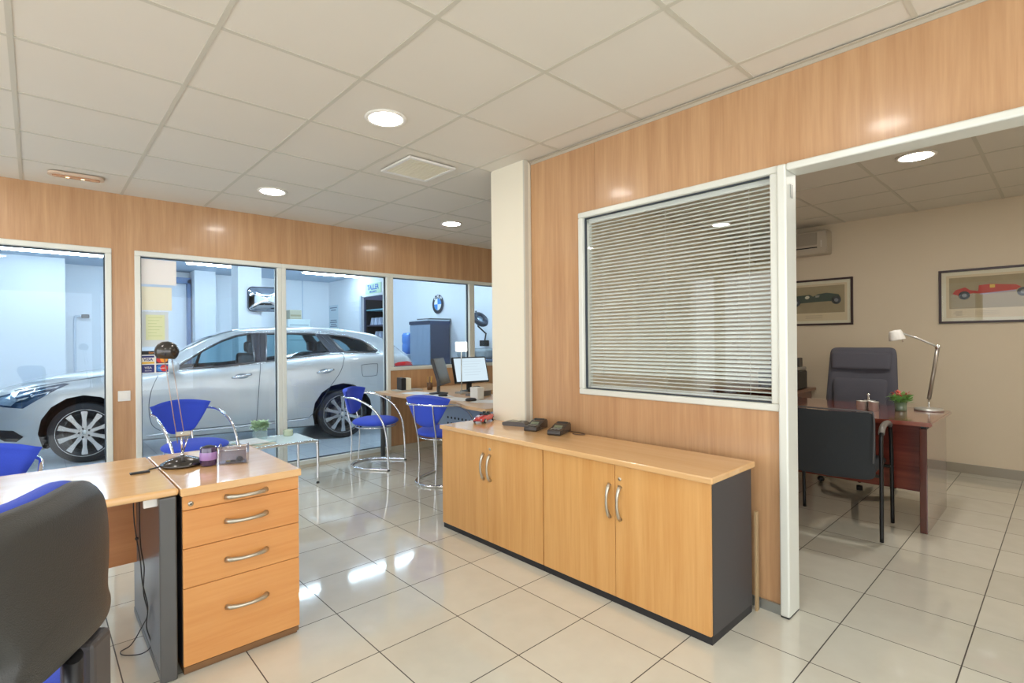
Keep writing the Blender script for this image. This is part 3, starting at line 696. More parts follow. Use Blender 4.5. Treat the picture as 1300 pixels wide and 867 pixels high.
# ------------------------------------------------------------------ notices and stickers on the second window
GY = YW + .030
def translucent(name, col, fac=.12):
    m = bpy.data.materials.new(name); m.use_nodes = True; nt = m.node_tree; nt.nodes.clear(); N = nt.nodes.new; L = nt.links.new
    d = N('ShaderNodeBsdfDiffuse'); d.inputs[0].default_value = col; t_ = N('ShaderNodeBsdfTranslucent'); t_.inputs[0].default_value = col
    mx = N('ShaderNodeMixShader'); mx.inputs[0].default_value = fac; L(d.outputs[0], mx.inputs[1]); L(t_.outputs[0], mx.inputs[2])
    o = N('ShaderNodeOutputMaterial'); L(mx.outputs[0], o.inputs[0]); return m
def sheet(name, x0, x1, z0, z1, mat, label, cat, r=.0008):
    return tag(build(name, MB().box(x0, x1, GY - .001, GY + .0005, z0, z1), mat), label, cat)
sheet('paper_notice', .672, .925, 1.765, 1.978, translucent('white notice', lin(253, 249, 246)), 'large white paper notice at the top left of the second window', 'notice')
sheet('paper_notice', .672, .890, 1.545, 1.745, translucent('cream notice', lin(251, 247, 226)), 'cream paper notice in the middle of the stack on the second window', 'notice')
t = thing('framed_notice', 'grey bordered plastic pocket with a yellow-green sheet on the second window', 'notice', (.768, GY, 1.385))
build('pocket', MB().box(-.096, .096, -.001, .0, -.150, .150), translucent('translucent grey pocket', lin(226, 234, 236)), t)
build('sheet', MB().box(-.068, .068, -.002, -.001, -.092, .122), translucent('yellow green sheet', lin(238, 244, 200)), t)
m = MB()
for i in range(7): m.box(-.052, .05 - .02 * (i % 3), -.0026, -.002, .098 - i * .026, .103 - i * .026)
build('print_lines', m, pm('green print', lin(214, 226, 165), .6), t)
t = thing('card_logo_sticker', 'sticker with payment card logos low on the second window', 'sticker', (.765, GY, 1.105))
build('backing', MB().box(-.098, .098, -.0008, .0, -.092, .062), pm('sticker white', lin(236, 234, 226), .5), t)
build('header_band', MB().box(-.096, .096, -.0014, -.0004, .064, .096), pm('black band', lin(30, 32, 26), .5), t)
text('header_text', 'ServiRed', .026, pm('orange print', lin(236, 150, 60), .5), (.0, -.0018, .080), (PI / 2, 0, 0), t)
blu = pm('card navy', lin(34, 46, 120), .4); yel = pm('card gold', lin(236, 190, 60), .4)
redm = pm('card red', lin(214, 44, 36), .4); org = pm('card orange', lin(244, 156, 44), .4); cyb = pm('card cyan', lin(40, 130, 206), .4)
build('visa_panel', MB().box(-.094, -.006, -.0014, -.0004, .040, .056), blu, t)
build('visa_panel', MB().box(-.094, -.006, -.0014, -.0004, -.012, .004), yel, t)
text('visa_text', 'VISA', .034, blu, (-.050, -.0016, .022), (PI / 2, 0, 0), t, bold=.0008)
build('card_panel', MB().box(.006, .094, -.0014, -.0004, -.012, .056), pm('card dark', lin(60, 30, 50), .4), t)
def disc(m, x, z, r, y0, y1, seg=28): m.prism([(x + r * math.cos(a * 2 * PI / seg), z + r * math.sin(a * 2 * PI / seg)) for a in range(seg)], 'y', y0, y1)
m = MB(); disc(m, .036, .022, .028, -.0020, -.001); build('left_disc', m, redm, t)
m = MB(); disc(m, .064, .022, .028, -.0022, -.001); build('right_disc', m, org, t)
build('electron_panel', MB().box(-.094, -.006, -.0014, -.0004, -.086, -.020), blu, t)
text('electron_text', 'VISA', .026, pm('card white', lin(240, 240, 240), .4), (-.050, -.0018, -.046), (PI / 2, 0, 0), t)
text('electron_text', 'Electron', .014, pm('card white2', lin(240, 240, 240), .4), (-.050, -.0018, -.070), (PI / 2, 0, 0), t)
build('maestro_panel', MB().box(.006, .094, -.0014, -.0004, -.086, -.020), pm('card mid blue', lin(30, 60, 140), .4), t)
m = MB(); disc(m, .036, -.052, .028, -.0020, -.001); build('left_disc', m, cyb, t)
m = MB(); disc(m, .064, -.052, .028, -.0022, -.001); build('right_disc', m, redm, t)
text('maestro_text', 'Maestro', .016, pm('card white3', lin(240, 240, 240), .4), (.050, -.0026, -.052), (PI / 2, 0, 0), t)

# ------------------------------------------------------------------ far desk
t = thing('reception_desk', 'light wood desk under the far windows, left of the cream pillar', 'desk', (0, 0, 0))
top = [(2.80, 5.15), (2.79, 4.55), (2.84, 4.1), (2.84, 3.72), (2.72, 3.42), (2.70, 3.15), (3.5, 3.05), (3.5, 4.3), (4.4, 4.35), (4.4, 5.15)]
build('desktop', MB().prism(top, 'z', .685, .712), wood('pale beech top', lin(206, 166, 122), lin(222, 186, 144), 'y', .3, fine=.5), t)
m = MB(); m.box(3.20, 3.22, 3.10, 4.50, .26, .685); build('modesty_panel', m, pm('blue grey perforated steel', lin(150, 168, 190), .4, metal=.2), t)
m = MB()
for i in range(18):
    for j in range(2): m.box(3.1985, 3.2005, 3.30 + i * .06, 3.322 + i * .06, .46 - j * .06, .482 - j * .06)
build('perforation', m, MT['dark'], t)
for p in ((2.86, 5.08), (3.42, 3.12), (4.32, 4.42), (4.32, 5.08)): build('leg', MB().cyl((p[0], p[1], 0), (p[0], p[1], .685), .025), MT['steelgrey'], t)
FZ = .712
def monitor(loc, rz, tilt, label, w_=.43, h_=.285, on=True):
    t = thing('computer_monitor', label, 'monitor', loc, rz, 'monitors on the far desk')
    R = Matrix.Translation((0, 0, .235)) @ Matrix.Rotation(tilt, 4, 'X')
    # screen faces local -y
    build('bezel', MB().box(-w_ / 2, w_ / 2, -.012, .022, -h_ / 2, h_ / 2, .004, 2, mtx=R), MT['blackpl'], t)
    build('screen', MB().box(-w_ / 2 + .014, w_ / 2 - .014, -.0135, -.011, -h_ / 2 + .016, h_ / 2 - .014, mtx=R), emit('screen image', (.66, .80, .88), 1.0) if on else pm('dark screen', lin(110, 108, 96), .2), t)
    if on:
        mm = MB()
        for i in range(6): mm.box(-.10 + .01 * (i % 2), .15 - .03 * (i % 3), -.0142, -.0135, .09 - i * .03, .096 - i * .03, mtx=R)
        build('screen_lines', mm, emit('screen text lines', (.58, .70, .78), 1.0), t)
    build('neck', MB().box(-.03, .03, .020, .045, .01, .22, .006, 2), MT['blackpl'], t)
    build('foot', MB().lathe([(0, 0), (.10, 0), (.10, .008), (.03, .018), (0, .018)], (0, .03, 0), 24), MT['blackpl'], t)
    return t
monitor((3.53, 4.36, FZ), math.radians(-6), math.radians(-16), 'bright computer monitor showing a white page on the far desk')
monitor((3.17, 4.40, FZ), math.radians(40), math.radians(-16), 'dark computer monitor turned edge-on, left of the bright monitor', on=False)
t = thing('table_lamp', 'small white glowing cube-shaded lamp on a thin stem on the far desk', 'table lamp', (3.315, 4.245, FZ))
build('base', MB().box(-.05, .05, -.05, .05, 0, .02, .004, 2), MT['silver'], t)
build('stem', MB().cyl((0, 0, .02), (0, 0, .45), .005), MT['silver'], t)
build('lamp_shade', MB().box(-.045, .045, -.045, .045, .44, .54, .006, 2), emit('glowing shade', (1, .96, .86), 2.2), t)
def papers(items):
    for (x, y, rz, a, b, col, lb) in items:
        tag(build('paper_sheet', MB().box(-a / 2, a / 2, -b / 2, b / 2, 0, .002), pm('sheet', col, .8), None, (x, y, FZ + .0005), rz), lb, 'paper', 'papers on the far desk')
papers([(3.02, 4.62, .2, .21, .30, lin(226, 232, 240), 'pale paper lying on the left part of the far desk'),
        (3.02, 4.22, -.3, .21, .30, lin(232, 234, 236), 'white paper lying in front of the dark monitor'),
        (2.98, 3.86, .15, .21, .30, lin(236, 236, 234), 'white paper nearest the front edge of the far desk'),
        (3.06, 3.52, .6, .21, .30, lin(228, 232, 234), 'white paper beside the pillar edge on the far desk')])
t = thing('memo_cube', 'white memo box standing on the far desk beside the pillar', 'memo box', (3.10, 3.735, FZ + .003))
build('box', MB().box(-.04, .04, -.055, .055, 0, .11, .003, 1), pm('memo white', lin(232, 228, 220), .6), t)
t = thing('desk_phone', 'grey desk telephone under the bright monitor', 'telephone', (3.32, 3.98, FZ), math.radians(-80))
m = MB(); m.prism([(-.09, 0), (.09, 0), (.09, .05), (-.09, .02)], 'y', -.09, .09); build('body', m, pm('grey phone', lin(120, 120, 124), .4), t)
build('handset', MB().tube(spline([(-.07, -.06, .045), (-.05, -.06, .068), (.05, -.06, .085), (.085, -.06, .070)], 4), .018, 8), MT['blackpl'], t)
t = thing('book_holder', 'black and white box file holder at the left end of the far desk', 'file holder', (3.12, 4.98, FZ), math.radians(-10))
build('black_file', MB().box(-.10, -.045, -.07, .07, .012, .145, .002, 1), MT['blackpl'], t); build('tray', MB().box(-.16, .15, -.09, .09, 0, .012, .003, 1), pm('tray', lin(190, 186, 176), .4), t)
build('white_file', MB().box(-.042, .02, -.06, .06, .012, .14, .002, 1), MT['paperw'], t)
t = thing('pencil_cup', 'yellow and brown pencils standing in a small cup beside the file holder', 'pencil cup', (3.345, 4.87, FZ))
build('cup', MB().lathe([(0, 0), (.03, 0), (.034, .08), (.031, .08), (.028, .004), (0, .004)], seg=18), pm('brown cup', lin(104, 74, 48), .4), t)
for i, c in enumerate((lin(220, 190, 60), lin(190, 150, 70), lin(80, 60, 44))): build('pencil', MB().cyl((.008 * math.cos(i * 2.1), .008 * math.sin(i * 2.1), .006), (.03 * math.cos(i * 2.1), .03 * math.sin(i * 2.1), .15), .004), pm('pencil paint', c, .4), t)
for i, (x, y, rz, lb) in enumerate(((3.02, 4.17, .4, 'black computer mouse on the white papers of the far desk'), (2.965, 3.66, .9, 'small black stapler at the front of the far desk'))):
    m = MB(); m.lathe([(0, 0), (.028, 0), (.032, .010), (.024, .024), (0, .030)], seg=18)
    for q in m.bm.verts: q.co.y *= 1.7
    tag(build('computer_mouse' if i == 0 else 'stapler', m, MT['blackpl'], None, (x, y, FZ + .003), rz), lb, 'mouse' if i == 0 else 'stapler')

# ------------------------------------------------------------------ office: desk, chairs, pictures, air conditioner
t = thing('executive_desk', 'dark mahogany executive desk in the office behind the doorway', 'desk', (0, 0, 0))
top = [(4.20, .585), (4.18, 1.2), (4.22, 1.8), (4.30, 2.35), (5.10, 2.35), (5.24, 1.75), (5.13, 1.2), (5.00, .585)]
m = MB(); m.prism(top, 'z', .690, .718); bmesh.ops.bevel(m.bm, geom=[e for e in m.bm.edges if abs(e.verts[0].co.z - e.verts[1].co.z) < .001], offset=.006, segments=2, affect='EDGES')
build('desktop', m, wood('mahogany top', lin(126, 56, 42), lin(160, 84, 66), 'y', .12, fine=.45, coat=1, streak=.6), t)
build('side_panel', MB().box(4.235, 4.985, .615, .655, 0, .672, .004, 2), [MT['mahogd']], t)
build('side_panel', MB().box(4.30, 5.05, 2.25, 2.29, 0, .672, .004, 2), [MT['mahogd']], t)
build('modesty_panel', MB().box(4.34, 4.362, .655, 2.25, .24, .672), MT['mahog'], t)
build('top_spacer', MB().box(4.26, 4.96, .622, .650, .672, .690), MT['plinth'], t)
OZ = .718
t = thing('office_lamp', 'silver articulated desk lamp leaning from the corner of the executive desk', 'desk lamp', (4.905, .700, OZ))
build('base', MB().lathe([(0, 0), (.085, 0), (.088, .006), (.082, .018), (.02, .024), (0, .024)], seg=32), MT['silver'], t)
build('stem', MB().cyl((0, 0, .02), (0, 0, .085), .006), MT['chrome'], t)
build('lower_arm', MB().tube([(0, 0, .085), (0, -.022, .24), (0, -.052, .465)], .0125, 12), pm('grey arm', lin(158, 150, 140), .35, metal=.7), t)
build('elbow', MB().lathe([(0, -.016), (.016, -.016), (.018, 0), (.016, .016), (0, .016)], (0, -.052, .470), 14, 'x'), MT['chrome'], t)
build('upper_arm', MB().tube([(0, -.052, .470), (0, .055, .530), (0, .165, .578)], .007, 10), MT['silver'], t)
m = MB(); mt = Matrix.Translation((-.005, .190, .560)) @ Matrix.Rotation(math.radians(-12), 4, 'X')
m.lathe([(.052, -.040), (.050, -.020), (.042, .020), (.036, .034), (0, .038)], seg=28, mtx=mt); m.lathe([(.050, -.039), (.040, .018), (0, .034)], seg=28, mtx=mt)
build('lamp_shade', m, MT['whitepl'], t)
build('adjust_rod', MB().cyl((0, .150, .56), (0, .150, .505), .003), MT['chrome'], t)
t = thing('potted_plant', 'small artificial plant with pink-red flowers in a glass pot', 'plant', (4.765, .842, OZ))
build('pot', MB().lathe([(0, 0), (.034, 0), (.036, .004), (.038, .066), (.034, .066), (.030, .01), (0, .01)], seg=24), pm('green grey glass', lin(118, 142, 118), .12, coat=1), t)
m = MB(); tuft(m, 170, .045, .060, .105, 11, .045); build('foliage', m, pm('light green leaves', lin(150, 200, 120), .5), t)
m = MB(); tuft(m, 60, .045, .105, .130, 5, .028); build('flowers', m, pm('coral petals', lin(222, 110, 96), .5), t)
t = thing('desk_organizer', 'round metal three-cup desk organizer left of the small plant', 'desk organizer', (4.655, 1.015, OZ))
for i, (dx, dy) in enumerate(((-.03, .035), (-.03, -.035), (.035, 0))): build('cup', MB().lathe([(0, 0), (.032, 0), (.034, .003), (.034, .064), (.036, .068), (.031, .068), (.030, .006), (0, .006)], (dx, dy, 0), 22), MT['silver'], t)
build('handle', MB().cyl((0, 0, 0), (0, 0, .115), .006).lathe([(0, .108), (.010, .110), (.011, .118), (0, .126)], seg=14), MT['chrome'], t)

t = thing('executive_chair', 'high-backed charcoal swivel chair behind the executive desk', 'chair', (5.30, 1.26, 0), PI)
def pad(w0, w1, h, d, curve=.03, n=4):
    """upholstered cushion: width w0 (bottom) to w1 (top), height h along z, thickness d along x"""
    m = MB(); 
    def f(u, v):
        a = 2 * PI * u; ca, sa = math.cos(a), math.sin(a); k = .16
        ey = abs(ca) ** k * (1 if ca > 0 else -1); ez = abs(sa) ** k * (1 if sa > 0 else -1)
        ph = -PI / 2 + PI * v; r = abs(math.cos(ph)) ** .28; x = math.sin(ph)
        zz = ez * r * h / 2 + h / 2; t_ = zz / h; ww = w0 + (w1 - w0) * t_
        yy = ey * r * ww / 2
        return V((x * d / 2 - curve * (1 - (2 * yy / ww) ** 2), yy, zz))
    m.grid(f, 56, 17, True); return m
# chair faces local +x
Rb = Matrix.Rotation(math.radians(-8), 4, 'Y')
def tf(m, M_):
    for v_ in m.bm.verts: v_.co = M_ @ v_.co
    return m
build('backrest', tf(pad(.56, .50, .68, .10), Matrix.Translation((-.19, 0, .50)) @ Rb), MT['charcoal'], t)
build('headrest', tf(pad(.44, .46, .16, .05, .01), Matrix.Translation((-.205, 0, .975)) @ Rb), MT['charcoal'], t)
build('lumbar_pad', tf(pad(.38, .41, .34, .05, .01), Matrix.Translation((-.135, 0, .56)) @ Rb), MT['charcoal'], t)
m = pad(.50, .48, .46, .11, .0); tf(m, Matrix.Translation((.26, 0, .46)) @ Matrix.Rotation(-PI / 2, 4, 'Y')); build('seat', m, MT['charcoal'], t)
for s in (-1, 1):
    m = MB(); m.tube(spline([(.12, s * .27, .44), (.14, s * .285, .60), (.10, s * .285, .665), (-.10, s * .285, .665), (-.16, s * .27, .62)], 6), .016, 8, flat=(1, 1.5)); build('armrest', m, MT['blackpl'], t)
build('gas_column', MB().cyl((0, 0, .12), (0, 0, .42), .028), MT['blackm'], t)
for i in range(5):
    a = i * 2 * PI / 5 + .35; c, s = math.cos(a), math.sin(a)
    m = MB(); m.tube([(c * .02, s * .02, .125), (c * .15, s * .15, .110), (c * .27, s * .27, .080)], [.026, .022, .016], 8); lg = build('base_arm', m, MT['blackpl'], t)
    m = MB(); m.lathe([(0, -.022), (.022, -.020), (.025, 0), (.022, .020), (0, .022)], (0, 0, 0), 14, 'y')
    o = build('caster', m, MT['blackpl'], lg, (c * .27, s * .27, .026), a)

t = thing('meeting_chair', 'black visitor armchair with tubular frame pulled up to the executive desk', 'chair', (4.06, 1.055, 0), math.radians(4))
m = pad(.475, .49, .43, .045, .035); tf(m, Matrix.Translation((-.245, 0, .385)) @ Matrix.Rotation(math.radians(-9), 4, 'Y')); build('backrest', m, MT['darkfab'], t)
m = pad(.47, .46, .44, .07, .0); tf(m, Matrix.Translation((.235, 0, .43)) @ Matrix.Rotation(-PI / 2, 4, 'Y')); build('seat', m, MT['darkfab'], t)
for s in (-1, 1):
    m = MB(); m.tube(spline([(-.235, s * .262, .010), (-.225, s * .262, .30), (-.230, s * .262, .60), (-.21, s * .262, .675), (-.12, s * .262, .700), (.08, s * .262, .690), (.16, s * .262, .640), (.20, s * .262, .45), (.225, s * .262, .010)], 7), .0115, 10); build('leg_frame', m, MT['blackm'], t)
    m = MB(); m.tube(spline([(-.215, s * .262, .668), (-.17, s * .262, .700), (-.08, s * .262, .712), (.06, s * .262, .704), (.12, s * .262, .684)], 6), .017, 10); build('armrest', m, pm('grey arm pad', lin(120, 116, 112), .35), t)
for x in (-.19, .17): build('cross_bar', MB().cyl((x, -.26, .40), (x, .26, .40), .010), MT['blackm'], t)
build('back_edge', MB().tube(spline([(-.318, -.235, .50), (-.330, -.240, .78), (-.334, -.20, .812), (-.352, 0, .816), (-.334, .20, .812), (-.330, .240, .78), (-.318, .235, .50)], 6), .005, 6), pm('grey piping', lin(88, 88, 90), .5), t)

t = thing('credenza', 'dark wood side desk against the office wall behind the swivel chair', 'side desk', (0, 0, 0))
build('desktop', MB().box(5.62, 6.36, 1.86, 2.70, .692, .720, .004, 2), wood('brown veneer', lin(120, 84, 66), lin(150, 108, 86), 'x', .3, fine=.5), t)
build('side_panel', MB().box(5.66, 6.34, 1.90, 1.93, 0, .692), MT['mahog'], t); build('back_panel', MB().box(6.31, 6.34, 1.93, 2.68, .2, .692), MT['mahog'], t); build('side_panel', MB().box(5.66, 6.34, 2.65, 2.68, 0, .692), MT['mahog'], t)
t = thing('printer', 'dark desktop printer on the side desk, half hidden by the door post', 'printer', (5.98, 2.07, .720))
build('body', MB().box(-.17, .17, -.19, .19, 0, .20, .02, 3), MT['blackpl'], t); build('lid', MB().box(-.15, .16, -.185, .185, .20, .235, .012, 3), pm('grey lid', lin(150, 146, 140), .4), t)
build('paper_tray', MB().box(.06, .15, -.15, .15, .235, .33, .006, 2, mtx=Matrix.Identity(4)), pm('tray dark', lin(70, 66, 62), .4), t)
t = thing('picture_stand', 'small pale card standing on the side desk in front of the printer', 'card stand', (5.735, 1.93, .720), .3)
build('card', MB().box(-.006, .0, -.05, .05, .0, .15, .001, 1, mtx=Matrix.Rotation(-.12, 4, 'Y')), pm('cream card', lin(220, 208, 178), .4), t); build('strut', MB().box(.0, .045, -.004, .004, 0, .006), MT['plinth'], t)

def picture(label, y0, y1, z0, z1, kind):
    t = thing('framed_picture', label, 'picture', (XR, (y0 + y1) / 2, (z0 + z1) / 2), 0, 'framed racing car prints on the office wall')
    hw, hh = (y1 - y0) / 2, (z1 - z0) / 2; f = .020
    m = MB(); m.box(-.022, -.001, -hw, hw, hh - f, hh, .002, 1).box(-.022, -.001, -hw, hw, -hh, -hh + f, .002, 1).box(-.022, -.001, -hw, -hw + f, -hh + f, hh - f, .002, 1).box(-.022, -.001, hw - f, hw, -hh + f, hh - f, .002, 1)
    build('frame', m, pm('dark brown frame', lin(62, 44, 46), .35), t)
    build('mount', MB().box(-.008, -.001, -hw + f, hw - f, -hh + f, hh - f), pm('ivory mount', lin(226, 222, 200), .7), t)
    a, b, c, d = -hw + .075, hw - .075, -hh + .135, hh - .075
    build('margin', MB().box(-.009, -.008, a - .022, b + .022, c - .085, d + .022), pm('cream print margin', lin(216, 202, 170), .7), t)
    build('print', MB().box(-.010, -.009, a, b, c, d), pm('olive print ground', lin(164, 152, 122), .7, noise=.08, nscale=14), t)
    # seen from -x: image right is -y.  car drawn from left (+y) to right (-y)
    W2 = b - a; cz = (c + d) / 2
    def P(u, v): return (b - u * W2, c + v * (d - c))
    def poly(nm, pts, mat, off): build(nm, MB().prism([P(*p) for p in pts], 'x', -.0105 - off, -.0098), mat, t)
    if kind == 'red':
        cr = pm('print red', lin(186, 62, 54), .6)
        poly('car_body', [(.04, .48), (.08, .60), (.20, .68), (.26, .58), (.36, .54), (.37, .72), (.50, .74), (.80, .68), (.86, .60), (.80, .52), (.37, .46), (.30, .48), (.12, .42)], cr, 0)
        poly('car_stripe', [(.38, .46), (.80, .52), (.80, .48), (.38, .42)], pm('print lilac', lin(170, 160, 180), .6), .0002)
        poly('car_number', [(.50, .62), (.56, .62), (.56, .72), (.50, .72)], pm('print yellow', lin(214, 180, 80), .6), .0004)
        wl = ((.19, .42, .135), (.88, .45, .135))
    else:
        cg = pm('print green', lin(66, 84, 76), .6)
        poly('car_body', [(.04, .50), (.08, .66), (.40, .70), (.46, .62), (.54, .70), (.70, .74), (.90, .66), (.94, .50), (.86, .42), (.60, .42), (.14, .38)], cg, 0)
        poly('car_number', [(.31, .60), (.34, .66), (.38, .66), (.40, .60), (.37, .54), (.33, .54)], pm('print white', lin(220, 218, 196), .6), .0004)
        poly('cockpit', [(.50, .66), (.58, .66), (.56, .58), (.50, .58)], pm('print grey', lin(150, 150, 140), .6), .0004)
        wl = ((.15, .42, .15), (.86, .45, .15))
    for u, v_, r in wl:
        y, z = P(u, v_); R_ = r * (d - c)
        w_ = build('printed_wheel', MB().lathe([(0, -.0112), (R_, -.0112), (R_, -.0095)], (0, y, z), 20, 'x'), pm('print tyre', lin(70, 78, 84), .6), t)
        build('printed_hub', MB().lathe([(0, -.0116), (R_ * .45, -.0116), (R_ * .45, -.011)], (0, y, z), 16, 'x'), pm('print hub', lin(140, 146, 150), .6), w_)
    m = MB()
    for i in range(3): m.box(-.0094, -.0089, -W2 * .12, W2 * .18, c - .030 - i * .014, c - .027 - i * .014)
    for i in range(5): m.box(-.0094, -.0089, b - .09, b - .03 - .008 * abs(i - 2), c - .028 - i * .009, c - .024 - i * .009)
    build('caption_lines', m, pm('faint print', lin(176, 162, 134), .7), t)
    build('glazing', MB().box(-.0150, -.0135, -hw + f, hw - f, -hh + f, hh - f), glass('picture glass', (1, 1, 1), 1.5), t)
picture('framed print of a dark green vintage racing car beside the door post', 1.520, 2.22, 1.398, 1.900, 'green')
picture('framed print of a red single-seater racing car cut by the right picture edge', .130, .833, 1.384, 1.882, 'red')

t = thing('air_conditioner', 'wall-mounted off-white air conditioner high in the office corner', 'air conditioner', (XR, 2.10, 2.29))
m = MB(); m.prism([(0, .115), (-.13, .122), (-.175, .110), (-.185, -.05), (-.15, -.125), (0, -.132)], 'y', -.39, .39); bmesh.ops.bevel(m.bm, geom=list(m.bm.edges), offset=.008, segments=2, affect='EDGES'); build('body', m, MT['acwhite'], t, smooth=40)
m = MB(); m.box(-.187, -.180, -.30, .36, -.035, .095)
for i in range(8): m.box(-.190, -.186, -.295, .355, -.028 + i * .015, -.022 + i * .015)
build('grille', m, pm('beige grille', lin(170, 160, 144), .6), t)
build('outlet', MB().box(-.188, -.178, -.30, .36, -.068, -.058), MT['dark'], t)
m = MB()
for i in range(6): m.box(-.1885, -.186, -.345, -.335, -.060 + i * .012, -.054 + i * .012)
build('indicator', m, MT['whitepl'], t)

# ------------------------------------------------------------------ foreground swivel chair
t = thing('task_chair', 'foreground blue office swivel chair with charcoal plastic back shell, cut by the left edge', 'chair', (-.02, 1.16, 0), 0)
# chair-local frame: d = along the back width (towards far/right), n = facing direction
d2 = V((.5, .866, 0)).normalized(); n2 = V((-d2.y, d2.x, 0)); o2 = V((.125, 1.40, 0)) - V((-.02, 1.16, 0))
def SW(a, b, z): return o2 + d2 * a + n2 * b + V((0, 0, z))     # a: 0 at right edge, negative to the left; b: forward
cA = -.205
half = [(0, .986), (.06, .987), (.115, .986), (.165, .978), (.200, .962), (.213, .932), (.205, .88), (.183, .83), (.158, .785), (.152, .755), (.168, .725), (.165, .703), (.146, .692), (.11, .690), (.05, .692), (0, .694)]
hs = spline([(a, z, 0) for a, z in half], 4)
NH = len(hs) - 1; NU = 2 * NH
def layer(i, k, b):
    i %= NU
    if i <= NH: p, sg = hs[i], 1
    else: p, sg = hs[NU - i], -1
    a2 = p.x * sg * k; z2 = .825 + (p.y - .825) * k
    bb = b - .035 * (1 - (a2 / .21) ** 2) - .012 * math.cos((z2 - .72) * 9)
    return SW(cA + a2, bb + .042, z2)
def rings(m, prof):
    rg = [[m.bm.verts.new(layer(i, k, b)) for i in range(NU)] for k, b in prof]
    for A, Bq in zip(rg, rg[1:]):
        for i in range(NU):
            f = m.bm.faces.new((A[i], A[(i + 1) % NU], Bq[(i + 1) % NU], Bq[i])); f.smooth = True
    m.bm.faces.new(rg[-1]); return m
m = MB(); rings(m, [(.97, .016), (1.0, .012), (1.0, -.002), (.985, -.010), (.94, -.022), (.865, -.034), (.82, -.037), (.6, -.040), (.3, -.042), (.05, -.042)])
build('back_shell', m, MT['shell'], t, smooth=50)
m = MB(); rings(m, [(.96, .014), (1.0, .020), (1.012, .034), (1.0, .050), (.965, .062), (.88, .068), (.6, .060), (.3, .056), (.05, .055)])
build('back_cushion', m, MT['blue'], t, smooth=60)
# lower cover and support bar
m = MB(); m.tube([SW(cA, -.03, .70), SW(cA, -.03, .58), SW(cA, -.01, .47), SW(cA, .10, .42), SW(cA, .22, .41)], [.03, .03, .03, .03, .03], 12, flat=(.5, 1.1)); build('back_support', m, MT['blackpl'], t)
m = MB()
def seatf(u, v):
    a = 2 * PI * u; k = .35; ca, sa = math.cos(a), math.sin(a)
    ex = abs(ca) ** k * (1 if ca > 0 else -1); ey = abs(sa) ** k * (1 if sa > 0 else -1); ph = -PI / 2 + PI * v; r = abs(math.cos(ph)) ** .4
    return SW(cA + ex * r * .285, .285 + ey * r * .245, .525 + .045 * math.sin(ph))
m.grid(seatf, 44, 13, True); build('seat', m, MT['blue'], t)
m = MB()
def seatu(u, v):
    p = seatf(u, v); return V((p.x, p.y, p.z - .03))
m.grid(seatu, 44, 13, True); build('seat_shell', m, MT['shell'], t)
c0 = SW(cA, .22, 0)
build('gas_column', MB().cyl(c0 + V((0, 0, .10)), c0 + V((0, 0, .43)), .028), MT['blackm'], t)
build('column_cover', MB().box(-.036, .036, -.03, .03, .40, .69, .012, 3, mtx=Matrix.Translation(SW(cA + .09, -.005, 0)) @ Matrix.Rotation(math.atan2(d2.y, d2.x), 4, 'Z')), pm('support cover plastic', lin(74, 70, 70), .45), t)
for i in range(5):
    a = i * 2 * PI / 5 + .2; c, s = math.cos(a), math.sin(a)
    lg = build('base_arm', MB().tube([c0 + V((c * .02, s * .02, .11)), c0 + V((c * .16, s * .16, .095)), c0 + V((c * .29, s * .29, .07))], [.028, .022, .017], 8), MT['blackpl'], t)
    build('caster', MB().lathe([(0, -.022), (.022, -.020), (.025, 0), (.022, .020), (0, .022)], (0, 0, 0), 14, 'y'), MT['blackpl'], lg, c0 + V((c * .29, s * .29, .026)), a)

# ------------------------------------------------------------------ station wagon in the workshop
car = thing('estate_car', 'silver estate car parked in the workshop behind the glass', 'car', (.388, 7.002, 0), math.radians(-13.295))
# car frame: x = 0 front axle, 2.70 rear axle (tail +x); near side is y = 0, far side y = 1.79, centre .895
YC = .895
ST = [ # x, z_bot, z_low, z_belt, z_edge, z_top, w_bot, w_belt, w_edge
 (-.93, .30, .40, .60, .66, .69, .30, .42, .34), (-.88, .22, .34, .63, .71, .745, .52, .62, .50), (-.78, .18, .32, .67, .765, .80, .70, .76, .60),
 (-.60, .17, .34, .72, .83, .86, .80, .84, .67), (-.30, .17, .38, .80, .89, .92, .845, .88, .72), (.0, .18, .40, .84, .925, .955, .86, .895, .75), (.35, .18, .40, .88, .965, 1.00, .87, .895, .77),
 (.62, .18, .40, .905, .985, 1.035, .87, .895, .77), (.85, .18, .40, .93, 1.13, 1.19, .87, .895, .70), (1.10, .18, .40, .95, 1.275, 1.335, .87, .895, .64), (1.35, .18, .40, .965, 1.37, 1.425, .87, .895, .605),
 (1.62, .18, .40, .985, 1.41, 1.465, .87, .895, .595), (2.0, .18, .40, 1.02, 1.425, 1.48, .87, .895, .595), (2.4, .18, .40, 1.055, 1.42, 1.475, .87, .895, .59), (2.8, .19, .42, 1.085, 1.395, 1.45, .87, .895, .585),
 (3.1, .20, .42, 1.10, 1.355, 1.41, .865, .89, .575), (3.3, .22, .43, 1.10, 1.30, 1.36, .855, .88, .565), (3.45, .24, .45, 1.085, 1.22, 1.26, .84, .865, .56), (3.60, .26, .46, 1.06, 1.105, 1.14, .82, .84, .60), (3.70, .28, .46, .97, 1.00, 1.02, .77, .79, .62), (3.76, .32, .48, .86, .90, .92, .70, .70, .55)]
